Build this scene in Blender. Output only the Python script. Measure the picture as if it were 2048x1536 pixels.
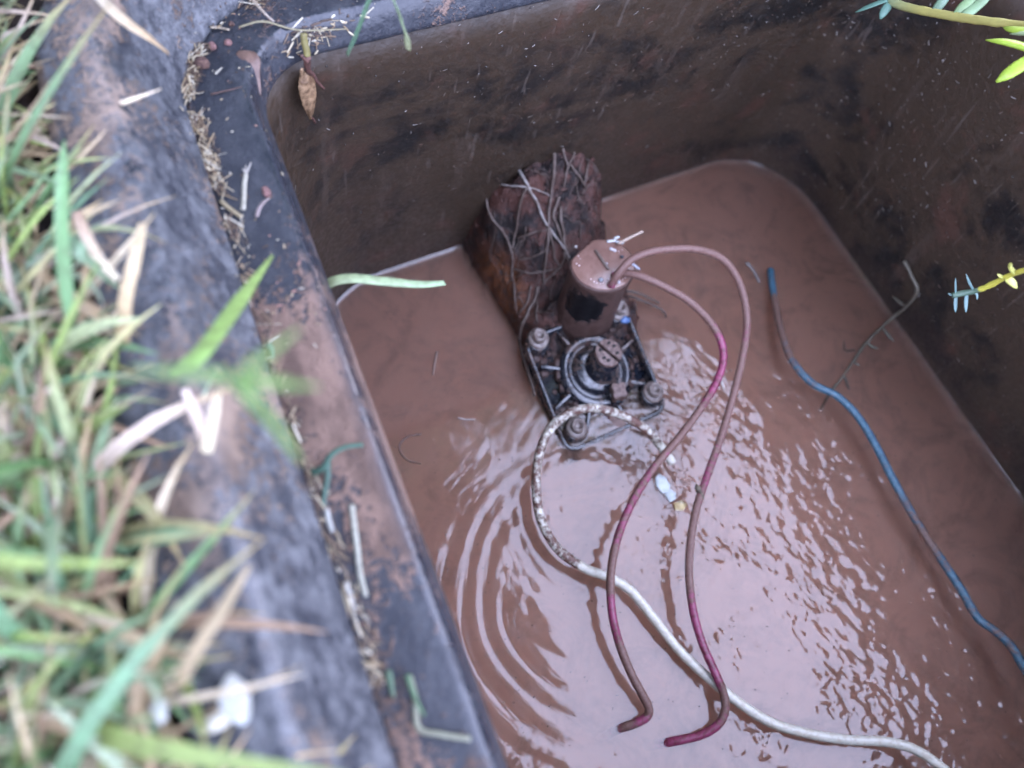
import bpy, bmesh, math, random
import numpy as np
from mathutils import Vector, Matrix, noise as mnoise
from mathutils.bvhtree import BVHTree

for o in list(bpy.data.objects):
    bpy.data.objects.remove(o)
S = bpy.context.scene
COL = S.collection
random.seed(7)
rng = np.random.default_rng(7)

# ------------------------------------------------------------------ camera
# world: water surface z = 0, x to the right-hand wall, y to the far wall, metres
F_PX, CX, CY, CAM_Z = 1540.0, 1024.0, 768.0, 0.42
def _n(v):
    v = np.array(v, float); return v / np.linalg.norm(v)
_ey = _n([-1686, -3575, F_PX])
_a = F_PX * F_PX / (1686 - 0.34 * 3575)
_ex = _n([_a, -0.34 * _a, F_PX])
R3 = np.array([_ex, _ey, np.cross(_ex, _ey)])          # world = R3 @ camera(x right, y down, z forward)
cam_d = bpy.data.cameras.new('camera')
cam = bpy.data.objects.new('camera', cam_d); COL.objects.link(cam)
cam.matrix_world = Matrix(((R3[0, 0], -R3[0, 1], -R3[0, 2], 0), (R3[1, 0], -R3[1, 1], -R3[1, 2], 0),
                           (R3[2, 0], -R3[2, 1], -R3[2, 2], CAM_Z), (0, 0, 0, 1)))
cam_d.sensor_width = 36.0
cam_d.lens = F_PX / 2048 * 36.0
cam_d.clip_start = 0.01; cam_d.clip_end = 500
cam_d.dof.use_dof = True
cam_d.dof.focus_distance = 0.335
cam_d.dof.aperture_fstop = cam_d.lens / 4.1
S.camera = cam

# ------------------------------------------------------------------ sky, sun, exposure
SUN_TO = _n([0.60, 0.50, 0.364])                         # direction towards the sun
w = bpy.data.worlds.new('World'); S.world = w; w.use_nodes = True
wn = w.node_tree.nodes; wl = w.node_tree.links
for n_ in list(wn): wn.remove(n_)
sky = wn.new('ShaderNodeTexSky'); sky.sky_type = 'NISHITA'; sky.sun_disc = False
sky.sun_elevation = math.asin(SUN_TO[2]); sky.sun_rotation = math.atan2(SUN_TO[0], SUN_TO[1])
sky.air_density = 1.0; sky.dust_density = 3.0; sky.ozone_density = 1.0
hs = wn.new('ShaderNodeHueSaturation'); hs.inputs['Saturation'].default_value = 0.42
tint = wn.new('ShaderNodeMix'); tint.data_type = 'RGBA'; tint.blend_type = 'MULTIPLY'
tint.inputs[0].default_value = 1.0; tint.inputs[7].default_value = (1.06, 0.97, 1.05, 1)
bg = wn.new('ShaderNodeBackground'); bg.inputs['Strength'].default_value = 0.15
wo = wn.new('ShaderNodeOutputWorld')
veil = wn.new('ShaderNodeMix'); veil.data_type = 'RGBA'        # thin even high cloud over the clear sky
veil.inputs[0].default_value = 0.8; veil.inputs[7].default_value = (4.75, 5.35, 8.1, 1)
wl.new(sky.outputs[0], hs.inputs['Color']); wl.new(hs.outputs[0], tint.inputs[6])
wl.new(tint.outputs[2], veil.inputs[6]); wl.new(veil.outputs[2], bg.inputs['Color']); wl.new(bg.outputs[0], wo.inputs['Surface'])
sun_d = bpy.data.lights.new('sun', 'SUN'); sun_d.energy = 5.0; sun_d.angle = math.radians(0.5)
sun_d.color = (1.0, 0.95, 0.86)
sun = bpy.data.objects.new('sun', sun_d); COL.objects.link(sun)
sun.rotation_euler = Vector(SUN_TO).to_track_quat('Z', 'Y').to_euler()
S.view_settings.view_transform = 'Standard'; S.view_settings.look = 'None'
S.view_settings.gamma = 1.0; S.view_settings.use_curve_mapping = False
S.view_settings.exposure = 3.38
S.render.engine = 'CYCLES'
S.cycles.use_denoising = True
S.cycles.max_bounces = 10; S.cycles.volume_bounces = 6; S.cycles.transparent_max_bounces = 12
S.cycles.caustics_reflective = False; S.cycles.caustics_refractive = False
S.cycles.sample_clamp_indirect = 6.0

# ------------------------------------------------------------------ helpers
def ray(px, py):
    d = R3 @ np.array([px - CX, py - CY, F_PX]); return d / np.linalg.norm(d)
def at(px, py, z):
    """point at height z that the photograph shows at pixel px, py"""
    d = ray(px, py); t = (z - CAM_Z) / d[2]
    return np.array([0, 0, CAM_Z]) + d * t
def put(o, name, parent, m):
    COL.objects.link(o)
    if parent is not None: o.parent = parent
    if m is not None: o.data.materials.append(m)
def wloc(p):
    v = np.zeros(3)
    while p is not None:
        v += np.array(p.location); p = p.parent
    return v
def mk(name, V, F, m, parent=None, smooth=True, col=None, attr=None, base=None):
    """one mesh object from world coordinates; its origin is the parent's or its own base"""
    V = np.asarray(V, float)
    off = wloc(parent)
    loc = np.zeros(3)
    if parent is None:
        loc = np.array([V[:, 0].mean(), V[:, 1].mean(), V[:, 2].min()]) if base is None else np.array(base, float)
    me = bpy.data.meshes.new(name)
    me.from_pydata((V - off - loc).tolist(), [], [tuple(f) for f in F])
    me.update()
    if smooth: me.polygons.foreach_set('use_smooth', [True] * len(me.polygons))
    if col is not None:
        ca = me.color_attributes.new('Col', 'FLOAT_COLOR', 'POINT')
        c = np.ones((len(V), 4)); c[:, :3] = col
        ca.data.foreach_set('color', c.ravel())
    if attr is not None:
        for k, v in attr.items():
            a = me.attributes.new(k, 'FLOAT', 'POINT'); a.data.foreach_set('value', np.asarray(v, float))
    o = bpy.data.objects.new(name, me)
    o.location = loc
    put(o, name, parent, m)
    return o
def thing(name, label, cat, loc, group=None):
    o = bpy.data.objects.new(name, None); COL.objects.link(o)
    o.empty_display_size = 0.01
    o.location = [float(v) for v in loc]
    return tag(o, label, cat, group)
def tag(o, label, cat, group=None):
    o['label'] = label; o['category'] = cat
    if group: o['group'] = group
    return o
def kind(o, k, label=None):
    o['kind'] = k
    if label: o['label'] = label
    return o
def smoothline(pts, n=8):
    """Catmull-Rom through the points"""
    P = np.array(pts, float)
    P = np.vstack([2 * P[0] - P[1], P, 2 * P[-1] - P[-2]])
    out = []
    for i in range(1, len(P) - 2):
        p0, p1, p2, p3 = P[i - 1:i + 3]
        for t in np.linspace(0, 1, n, endpoint=False):
            out.append(0.5 * (2 * p1 + (p2 - p0) * t + (2 * p0 - 5 * p1 + 4 * p2 - p3) * t * t + (3 * p1 - p0 - 3 * p2 + p3) * t ** 3))
    out.append(P[-2])
    return np.array(out)
def tube_geo(P, rad, seg=8, flat=1.0, up=(0, 0, 1)):
    P = np.asarray(P, float); n = len(P)
    rad = np.broadcast_to(np.asarray(rad, float), (n,))
    T = np.gradient(P, axis=0); T /= np.linalg.norm(T, axis=1)[:, None] + 1e-12
    u = np.array(up, float); V = []; F = []; s_at = []
    for i in range(n):
        b = np.cross(T[i], u)
        if np.linalg.norm(b) < 1e-3: b = np.cross(T[i], [1, 0, 0])
        b /= np.linalg.norm(b); nn = np.cross(b, T[i]); u = nn
        for k in range(seg):
            a = 2 * math.pi * k / seg
            V.append(P[i] + rad[i] * (math.cos(a) * b + flat * math.sin(a) * nn)); s_at.append(i / (n - 1))
    for i in range(n - 1):
        for k in range(seg):
            k2 = (k + 1) % seg
            F.append((i * seg + k, i * seg + k2, (i + 1) * seg + k2, (i + 1) * seg + k))
    F.append(tuple(range(seg - 1, -1, -1))); F.append(tuple((n - 1) * seg + k for k in range(seg)))
    return V, F, s_at
def tube(name, P, rad, m, parent=None, seg=8, flat=1.0, **kw):
    V, F, s = tube_geo(P, rad, seg, flat)
    return mk(name, V, F, m, parent, attr={'along': s}, **kw)
def lathe_geo(prof, seg, c, sx=1.0, sy=1.0):
    """prof: (radius, z) from the bottom to the top"""
    V = []; F = []
    for r, z in prof:
        for k in range(seg):
            a = 2 * math.pi * k / seg
            V.append((c[0] + sx * r * math.cos(a), c[1] + sy * r * math.sin(a), c[2] + z))
    m_ = len(prof)
    for i in range(m_ - 1):
        for k in range(seg):
            k2 = (k + 1) % seg
            F.append((i * seg + k, i * seg + k2, (i + 1) * seg + k2, (i + 1) * seg + k))
    F.append(tuple(range(seg - 1, -1, -1))); F.append(tuple((m_ - 1) * seg + k for k in range(seg)))
    return V, F
def join(parts):
    V = []; F = []
    for v, f in parts:
        o = len(V); V.extend([tuple(p) for p in v]); F.extend([tuple(i + o for i in q) for q in f])
    return V, F
def box_geo(p0, p1, wd, ht):
    """bar from p0 to p1 (axis of its lower face), width wd, height ht"""
    p0 = np.array(p0, float); p1 = np.array(p1, float)
    t = p1 - p0; t /= np.linalg.norm(t); b = np.cross(t, [0, 0, 1]); b /= np.linalg.norm(b)
    V = []
    for p in (p0, p1):
        for s, h in ((-1, 0), (1, 0), (1, 1), (-1, 1)):
            V.append(p + b * s * wd / 2 + np.array([0, 0, ht * h]))
    F = [(0, 1, 2, 3), (7, 6, 5, 4), (0, 4, 5, 1), (1, 5, 6, 2), (2, 6, 7, 3), (3, 7, 4, 0)]
    return V, F
def blob(c, r, seed, amp=.35, sub=2, sq=(1, 1, 1)):
    bm = bmesh.new(); bmesh.ops.create_icosphere(bm, subdivisions=sub, radius=1)
    V = []
    for v in bm.verts:
        k = 1 + amp * mnoise.noise(v.co * 1.6 + Vector((seed * 3.1, seed, 0)))+ amp * .5 * mnoise.noise(v.co * 4.2 + Vector((seed, 0, seed)))
        V.append(tuple(np.array(c) + np.array(v.co) * k * r * np.array(sq)))
    F = [tuple(v.index for v in f.verts) for f in bm.faces]; bm.free()
    return V, F
def bevel(o, wdt=0.0005, seg=2, ang=35):
    b = o.modifiers.new('bevel', 'BEVEL'); b.width = wdt; b.segments = seg; b.limit_method = 'ANGLE'
    b.angle_limit = math.radians(ang)
    o.data.polygons.foreach_set('use_smooth', [True] * len(o.data.polygons))
    return o

# ------------------------------------------------------------------ materials
class NT:
    def __init__(s, name):
        s.m = bpy.data.materials.new(name); s.m.use_nodes = True
        s.nt = s.m.node_tree; s.n = s.nt.nodes
        for q in list(s.n): s.n.remove(q)
        s.out = s.n.new('ShaderNodeOutputMaterial')
        s._pos = None
    def link(s, a, b): s.nt.links.new(a, b)
    def pos(s):
        if s._pos is None: s._pos = s.n.new('ShaderNodeNewGeometry').outputs['Position']
        return s._pos
    def scaled(s, v):
        q = s.n.new('ShaderNodeVectorMath'); q.operation = 'MULTIPLY'; q.inputs[1].default_value = v
        s.link(s.pos(), q.inputs[0]); return q.outputs[0]
    def noise(s, sc, det=4, rough=0.55, vec=None, dist=0.0, off=0):
        q = s.n.new('ShaderNodeTexNoise'); q.inputs['Scale'].default_value = sc; q.inputs['Detail'].default_value = det
        q.inputs['Roughness'].default_value = rough; q.inputs['Distortion'].default_value = dist
        v = vec if vec is not None else s.pos()
        if off:
            a = s.n.new('ShaderNodeVectorMath'); a.inputs[1].default_value = (off, off * .7, -off); s.link(v, a.inputs[0]); v = a.outputs[0]
        s.link(v, q.inputs['Vector']); return q.outputs[0]
    def vor(s, sc, vec=None):
        q = s.n.new('ShaderNodeTexVoronoi'); q.inputs['Scale'].default_value = sc
        s.link(vec if vec is not None else s.pos(), q.inputs['Vector']); return q.outputs['Distance']
    def step(s, x, a, b):
        q = s.n.new('ShaderNodeMapRange'); q.interpolation_type = 'SMOOTHSTEP'
        q.inputs[1].default_value = a; q.inputs[2].default_value = b
        if a > b:
            q.inputs[1].default_value = b; q.inputs[2].default_value = a; q.inputs[3].default_value = 1; q.inputs[4].default_value = 0
        s.link(x, q.inputs[0]); return q.outputs[0]
    def lin(s, x, a, b, c, d):
        q = s.n.new('ShaderNodeMapRange')
        for i, v in enumerate((a, b, c, d)): q.inputs[i + 1].default_value = v
        s.link(x, q.inputs[0]); return q.outputs[0]
    def math(s, op, a, b=None, clamp=False):
        q = s.n.new('ShaderNodeMath'); q.operation = op; q.use_clamp = clamp
        for i, v in enumerate((a, b)):
            if v is None: continue
            if isinstance(v, (int, float)): q.inputs[i].default_value = v
            else: s.link(v, q.inputs[i])
        return q.outputs[0]
    def mix(s, f, a, b):
        q = s.n.new('ShaderNodeMix'); q.data_type = 'RGBA'
        for i, v in ((0, f), (6, a), (7, b)):
            if isinstance(v, (int, float)): q.inputs[i].default_value = v
            elif isinstance(v, tuple): q.inputs[i].default_value = v + (1,)
            else: s.link(v, q.inputs[i])
        return q.outputs[2]
    def attr(s, nm, what='Fac'):
        q = s.n.new('ShaderNodeAttribute'); q.attribute_name = nm; return q.outputs[what]
    def xyz(s):
        q = s.n.new('ShaderNodeSeparateXYZ'); s.link(s.pos(), q.inputs[0]); return q.outputs
    def near(s, c, sc=(1, 1, 1)):
        a = s.n.new('ShaderNodeVectorMath'); a.operation = 'SUBTRACT'; a.inputs[1].default_value = tuple(float(v) for v in c); s.link(s.pos(), a.inputs[0])
        b = s.n.new('ShaderNodeVectorMath'); b.operation = 'MULTIPLY'; b.inputs[1].default_value = sc; s.link(a.outputs[0], b.inputs[0])
        l = s.n.new('ShaderNodeVectorMath'); l.operation = 'LENGTH'; s.link(b.outputs[0], l.inputs[0]); return l.outputs['Value']
    def done(s, color, rough=0.5, h=None, hd=0.0003, ior=1.45, trans=None, coat=None, hs=1.0, spec=0.5, sub=None):
        p = s.n.new('ShaderNodeBsdfPrincipled')
        for k, v in (('Base Color', color), ('Roughness', rough)):
            if isinstance(v, tuple): p.inputs[k].default_value = v + (1,)
            elif isinstance(v, (int, float)): p.inputs[k].default_value = v
            else: s.link(v, p.inputs[k])
        p.inputs['IOR'].default_value = ior
        p.inputs['Specular IOR Level'].default_value = spec
        if coat is not None:
            if isinstance(coat, (int, float)): p.inputs['Coat Weight'].default_value = coat
            else: s.link(coat, p.inputs['Coat Weight'])
            p.inputs['Coat Roughness'].default_value = 0.08
        if h is not None:
            b = s.n.new('ShaderNodeBump'); b.inputs['Strength'].default_value = hs; b.inputs['Distance'].default_value = hd
            s.link(h, b.inputs['Height']); s.link(b.outputs[0], p.inputs['Normal'])
        if trans is not None:
            t = s.n.new('ShaderNodeBsdfTranslucent'); s.link(color, t.inputs[0]) if not isinstance(color, tuple) else None
            mx = s.n.new('ShaderNodeMixShader'); mx.inputs[0].default_value = trans
            s.link(p.outputs[0], mx.inputs[1]); s.link(t.outputs[0], mx.inputs[2]); s.link(mx.outputs[0], s.out.inputs[0])
        else:
            s.link(p.outputs[0], s.out.inputs[0])
        return s.m

def plastic(name, dirt_a, dirt_b, thr, grey=0.0, st=(1, 1, 1), coat=0.0, plain=(0.012, 0.014, 0.020), grain=1.0, rough=0.38, yg=0.0):
    t = NT(name)
    big = t.noise(22, 5, 0.6, t.scaled(st), 0.4)
    fine = t.noise(420, 3, 0.6)
    grain_n = t.noise(1100, 2, 0.7, off=17)
    q = t.math('ADD', big, t.math('MULTIPLY', t.math('SUBTRACT', fine, 0.5), 0.45))
    q = t.math('ADD', q, t.math('MULTIPLY', t.math('SUBTRACT', grain_n, 0.5), 0.30))
    if yg: q = t.math('ADD', q, t.lin(t.xyz()[1], 0.10, 0.235, yg, -0.10))      # the ledge is dirtier towards the near end
    mask = t.step(q, thr, thr + 0.09)
    tone = t.noise(60, 4, 0.6, t.scaled(st), off=3)
    dirt = t.mix(t.step(tone, 0.38, 0.62), dirt_a, dirt_b)
    dust = t.step(t.math('ADD', t.noise(120, 8, 0.78, t.scaled(st), off=9), t.math('MULTIPLY', t.math('SUBTRACT', grain_n, 0.5), 0.35)), 0.36, 0.72)
    base = t.mix(t.math('MULTIPLY', dust, grey), plain, (0.118, 0.122, 0.128))
    speck = t.step(t.vor(900), 0.12, 0.04)
    base = t.mix(t.math('MULTIPLY', speck, 0.5), base, (0.30, 0.25, 0.21))
    worn = t.math('MULTIPLY', t.attr('worn'), t.step(t.noise(90, 3, 0.6, off=11), 0.25, 0.5))
    mask = t.math('MULTIPLY', mask, t.math('SUBTRACT', 1.0, t.math('MULTIPLY', worn, 0.85)))
    c = t.mix(mask, base, dirt)
    r = t.lin(t.math('ADD', mask, t.math('MULTIPLY', dust, 0.4)), 0, 1, rough, 0.85)
    r = t.math('MULTIPLY', r, t.lin(worn, 0, 1, 1.0, 0.22))
    grit = t.noise(1500, 2, 0.6)
    h = t.math('ADD', t.math('ADD', t.math('MULTIPLY', fine, 0.5 * grain), t.math('MULTIPLY', mask, t.lin(grit, 0.2, 0.8, 0.4, 1.2))), t.math('MULTIPLY', grit, 0.12 * grain))
    h = t.math('MULTIPLY', h, t.lin(worn, 0, 1, 1.0, 0.15))
    return t.done(c, r, h, 0.0005, coat=coat)
M_RIM = plastic('black_plastic_rim', (0.200, 0.145, 0.108), (0.105, 0.072, 0.052), 0.53, grey=0.95, st=(1.35, .75, 1), rough=0.44)
M_LEDGE = plastic('black_plastic_ledge', (0.170, 0.108, 0.080), (0.080, 0.049, 0.036), 0.495, grey=0.20, st=(1.3, .6, 1), rough=0.50, grain=1.8, yg=0.065)

def wall_mat():
    t = NT('muddy_wall')
    big = t.noise(13, 5, 0.6, t.scaled((1, 1, 1.6)), 0.6)
    med = t.noise(48, 5, 0.65, off=4)
    fine = t.noise(330, 3, 0.6)
    x, y, z = t.xyz()
    m = t.math('ADD', big, t.math('MULTIPLY', t.math('SUBTRACT', med, 0.5), 0.55))
    c = t.mix(t.step(m, 0.32, 0.54), (0.0070, 0.0058, 0.0050), (0.034, 0.0220, 0.0135))
    c = t.mix(t.step(t.noise(30, 4, 0.6, off=7), 0.55, 0.72), c, (0.052, 0.026, 0.017))
    speck = t.math('MULTIPLY', t.step(t.vor(520), 0.13, 0.05), t.step(med, 0.42, 0.6))
    c = t.mix(t.math('MULTIPLY', speck, 0.6), c, (0.09, 0.08, 0.07))
    runs = t.step(t.noise(90, 4, 0.6, t.scaled((1, 1, .10)), off=13), 0.56, 0.70)
    c = t.mix(t.math('MULTIPLY', runs, 0.45), c, (0.060, 0.043, 0.032))
    tide = t.math('ADD', z, t.math('MULTIPLY', t.noise(26, 3, .6, t.scaled((1, 1, .3)), off=2), .05))
    c = t.mix(t.math('MULTIPLY', t.step(tide, .050, .040), 0.35), c, (0.030, 0.017, 0.012))
    scr = t.step(t.noise(260, 2, 0.5, t.scaled((1, 1, .05)), off=21), 0.66, 0.72)
    c = t.mix(t.math('MULTIPLY', scr, 0.35), c, (0.10, 0.08, 0.066))
    h = t.math('ADD', t.math('MULTIPLY', med, 1.0), t.math('MULTIPLY', fine, 0.4))
    return t.done(c, t.lin(fine, 0.3, 0.7, 0.38, 0.7), h, 0.0008)
M_WALL = wall_mat()

def soil_mat(name, a, b, c3, rough=0.85, hd=0.002, wet=0.0, sc=1.0):
    t = NT(name)
    n1 = t.noise(38 * sc, 6, 0.65); n2 = t.noise(190 * sc, 5, 0.7, off=5); n3 = t.noise(700 * sc, 3, 0.6)
    c = t.mix(t.step(n1, 0.38, 0.62), a, b)
    c = t.mix(t.step(n2, 0.56, 0.70), c, c3)
    h = t.math('ADD', t.math('ADD', n1, t.math('MULTIPLY', n2, 0.5)), t.math('MULTIPLY', n3, 0.2))
    return t.done(c, t.lin(n2, 0.3, 0.7, rough - 0.25 * wet * 2, rough), h, hd)
M_SOIL = soil_mat('dark_soil', (0.014, 0.009, 0.007), (0.040, 0.024, 0.018), (0.065, 0.040, 0.029))
def mud_mat():
    t = NT('wet_red_mud')
    n1 = t.noise(55, 6, 0.7); n2 = t.noise(190, 5, 0.7, off=5); n3 = t.noise(700, 3, 0.6)
    c = t.mix(t.step(n1, 0.42, 0.60), (0.006, 0.0026, 0.002), (0.066, 0.025, 0.017))  # near-black tone in the noise lows paints shaded cavities into the mud
    c = t.mix(t.step(n2, 0.55, 0.70), c, (0.105, 0.052, 0.040))
    rust = t.math('MULTIPLY', t.step(t.near((.149, .232, .012), (1.3, .75, 1)), .030, .010), t.step(n2, 0.35, 0.6))
    c = t.mix(rust, c, (0.130, 0.044, 0.014))
    h = t.math('ADD', t.math('ADD', n1, t.math('MULTIPLY', n2, 0.6)), t.math('MULTIPLY', n3, 0.2))
    return t.done(c, t.lin(n2, 0.3, 0.7, .3, .65), h, .004)
M_MUD = mud_mat()

def col_mat(name, rough=0.5, trans=0.25, var=0.25, hd=0.0002, sc=300):
    t = NT(name)
    c = t.attr('Col', 'Color')
    n = t.noise(sc, 3, 0.6)
    c2 = t.mix(t.math('MULTIPLY', t.step(n, 0.3, 0.75), var), c, (0.05, 0.035, 0.02))
    return t.done(c2, rough, n, hd, trans=trans)
M_GRASS = col_mat('grass_blade', 0.5, 0.3, 0.45)
M_STRAW = col_mat('straw', 0.6, 0.12, 0.35, sc=700)
M_BITS = col_mat('loose_bits', 0.6, 0.0, 0.3, sc=900)
M_SPRIG = col_mat('sprig_leaf', 0.4, 0.25, 0.12)

def flat_mat(name, a, b, rough=0.6, sc=200, hd=0.0005, thr=(0.4, 0.6), coat=None):
    t = NT(name)
    n = t.noise(sc, 5, 0.65)
    return t.done(t.mix(t.step(n, *thr), a, b), rough, n, hd, coat=coat)

def wire_mat(name, clean, clean2, mud, mud2, rough=0.32):
    """clean jacket under patches of dried mud; the vertex attribute mud says how much of it there is"""
    t = NT(name)
    k = t.attr('mud')
    n = t.noise(95, 6, 0.72, dist=1.2); f = t.noise(900, 3, 0.6); g = t.noise(420, 3, 0.6, off=3)
    q = t.math('ADD', t.math('SUBTRACT', k, 0.5), t.math('ADD', t.math('MULTIPLY', n, 0.8), t.math('MULTIPLY', t.math('SUBTRACT', g, 0.5), 0.5)))
    m = t.step(q, 0.29, 0.49)
    cc = t.mix(t.step(g, 0.45, 0.62), clean, clean2)
    mm = t.mix(t.step(f, 0.40, 0.62), mud, mud2)
    c = t.mix(m, cc, mm)
    h = t.math('ADD', t.math('MULTIPLY', m, 0.7), t.math('MULTIPLY', f, 0.3))
    return t.done(c, t.lin(m, 0, 1, rough, 0.55), h, 0.0004)

def water_mat():
    t = NT('muddy_water')
    tr = t.n.new('ShaderNodeBsdfTransparent'); gl = t.n.new('ShaderNodeBsdfGlossy')
    gl.inputs['Roughness'].default_value = 0.03
    fr = t.n.new('ShaderNodeFresnel'); fr.inputs['IOR'].default_value = 1.56
    film = t.n.new('ShaderNodeBsdfDiffuse')
    sw = t.noise(16, 5, 0.6, dist=2.2); sw2 = t.noise(75, 5, 0.65, dist=1.0, off=3)
    t.link(t.mix(t.step(sw2, .35, .65), (.070, .047, .037), (.105, .073, .058)), film.inputs['Color'])
    fm = t.n.new('ShaderNodeMixShader')
    t.link(t.math('MULTIPLY', t.step(t.math('ADD', sw, t.math('MULTIPLY', t.math('SUBTRACT', sw2, .5), .4)),   .40, .80), .20), fm.inputs[0])
    t.link(tr.outputs[0], fm.inputs[1]); t.link(film.outputs[0], fm.inputs[2])
    mx = t.n.new('ShaderNodeMixShader')
    t.link(fr.outputs[0], mx.inputs[0]); t.link(fm.outputs[0], mx.inputs[1]); t.link(gl.outputs[0], mx.inputs[2])
    t.link(mx.outputs[0], t.out.inputs['Surface'])
    v = t.n.new('ShaderNodeVolumePrincipled')
    v.inputs['Color'].default_value = (0.765, 0.555, 0.440, 1)
    v.inputs['Density'].default_value = 170
    t.link(v.outputs[0], t.out.inputs['Volume'])
    return t.m
M_WATER = water_mat()

# ------------------------------------------------------------------ the box: rounded rectangles swept along a profile
BX0, BX1, BY0, BY1, BR = 0.0205, 0.388, -0.150, 0.2445, 0.034
def shear(x, y):
    return y + 0.055 * (x - 0.04) * np.clip(y / 0.27, 0, 1)
def loop(x0, x1, y0, y1, r, z, nc=12, ns=40):
    pts = []
    corners = (((x1 - r), (y1 - r), 0), ((x0 + r), (y1 - r), 90), ((x0 + r), (y0 + r), 180), ((x1 - r), (y0 + r), 270))
    for i, (cx, cy, a0) in enumerate(corners):
        arc = [(cx + r * math.cos(math.radians(a0 + 90 * k / nc)), cy + r * math.sin(math.radians(a0 + 90 * k / nc))) for k in range(nc + 1)]
        nx = corners[(i + 1) % 4]
        st = (nx[0] + r * math.cos(math.radians(nx[2])), nx[1] + r * math.sin(math.radians(nx[2])))
        pts += arc
        for k in range(1, ns):
            f = k / ns
            pts.append((arc[-1][0] * (1 - f) + st[0] * f, arc[-1][1] * (1 - f) + st[1] * f))
    P = np.array(pts)
    return np.column_stack([P[:, 0], shear(P[:, 0], P[:, 1]), np.full(len(P), z)])
def oloop(o, z):
    P = loop(BX0 - o, BX1 + o, BY0 - o, BY1 + o, max(0.008, BR + o), z)
    P[:, 0] -= .0030 * np.clip((.20 - P[:, 1]) / .20, 0, 1.6)      # the rim is not quite square
    return P
def sweep(loops, closed=True):
    n = len(loops[0]); V = np.vstack(loops); F = []
    m_ = len(loops)
    for i in range(m_ if closed else m_ - 1):
        j = (i + 1) % m_
        for k in range(n):
            k2 = (k + 1) % n
            F.append((i * n + k, j * n + k, j * n + k2, i * n + k2))
    return V, F
def wall_rect(z, out=0.0):
    f = 1 - z / 0.207
    x0, x1 = 0.0225 + 0.0015 * f, 0.3865 + 0.0145 * f
    y0, y1 = -0.148 - 0.012 * f, 0.2425 + 0.0295 * f
    r = 0.034 + 0.026 * min(f, 1.2)
    return x0 - out, x1 + out, y0 - out, y1 + out, r + out
def wall_y(x, z):
    y1 = wall_rect(z)[3]; return y1 + 0.055 * (x - 0.04)

box = thing('valve_box', 'black plastic underground valve box, open and half full of muddy brown water', 'valve box', (0.2, 0.05, -0.14))
rim_prof = [(.0197, .2196), (.0215, .2216), (.0325, .2450), (.0345, .2485), (.0368, .2505), (.0395, .2507), (.0460, .2480), (.0535, .2462),
            (.0562, .2447), (.0575, .2400), (.0575, .03), (.0530, .03), (.0530, .2370), (.0450, .2420), (.0360, .2435), (.0225, .2165), (.0197, .2165)]
V, F = sweep([oloop(o, z) for o, z in rim_prof])
nb = len(oloop(0, 0))
def worn(idx, prof): return {'worn': np.repeat([idx.get(i, 0.0) for i in range(len(prof))], nb)}
rim = mk('rim', V, F, M_RIM, box, attr=worn({3: .25, 4: .55, 5: .4}, rim_prof))
led_prof = [(.0215, .2158), (.0192, .2183), (.0178, .2179), (.0155, .2184), (.0040, .2199), (.0012, .2204), (-.0006, .2200), (-.0020, .2186), (-.0052, .2095),
            (-.0055, .2078), (-.0045, .2066), (.0010, .2066), (.0030, .2145), (.0215, .2145)]
V, F = sweep([oloop(o, z) for o, z in led_prof])
V = V + np.array([0, 0, 1])[None] * (np.array([mnoise.noise(Vector(p) * 60) for p in V]) * 0.0004)[:, None]
ledge = mk('ledge', V, F, M_LEDGE, box, attr=worn({5: .25, 6: 1., 7: 1.}, led_prof))
zs = np.linspace(0.2075, -0.13, 18)
loops = [loop(*wall_rect(z)[:4], wall_rect(z)[4], z) for z in zs] + [loop(*wall_rect(z, .005)[:4], wall_rect(z, .005)[4], z) for z in zs[::-1]]
V, F = sweep(loops)
V = np.array(V)
wall = mk('inner_wall', V, F, M_WALL, box)
# the arched pipe opening through the far wall
arch = [(.138, -.10), (.138, .03), (.1445, .066), (.156, .080), (.188, .085), (.221, .078), (.233, .05), (.239, .01), (.239, -.10)]
va = [(x, y, z) for y in (.215, .36) for x, z in arch]; na = len(arch)
fa = [tuple(range(na)), tuple(range(2 * na - 1, na - 1, -1))] + [(i, i + na, (i + 1) % na + na, (i + 1) % na) for i in range(na)]
cut = mk('cutter', va, fa, None)
bm_ = wall.modifiers.new('opening', 'BOOLEAN'); bm_.operation = 'DIFFERENCE'; bm_.object = cut; bm_.solver = 'EXACT'
dg = bpy.context.evaluated_depsgraph_get()
me2 = bpy.data.meshes.new_from_object(wall.evaluated_get(dg))
wall.modifiers.clear(); wall.data = me2
if not me2.materials: me2.materials.append(M_WALL)
bpy.data.objects.remove(cut)

def bvh_of(*obs):
    dg = bpy.context.evaluated_depsgraph_get(); dg.update()
    V = []; P = []
    for o in obs:
        off = wloc(o) if o.parent is None else wloc(o)
        b = len(V)
        V += [tuple(np.array(v.co) + off) for v in o.data.vertices]
        P += [tuple(i + b for i in p.vertices) for p in o.data.polygons]
    return BVHTree.FromPolygons(V, P)
BOX_T = bvh_of(rim, ledge, wall)
def hit(px, py, tree=None, lift=0.0):
    d = ray(px, py)
    h = (tree or BOX_T).ray_cast(Vector((0, 0, CAM_Z)), Vector(d))
    if h[0] is None: return at(px, py, 0.0), np.array([0, 0, 1.0])
    nrm = np.array(h[1]); nrm = -nrm if nrm @ d > 0 else nrm
    return np.array(h[0]) + nrm * lift, nrm

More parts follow.
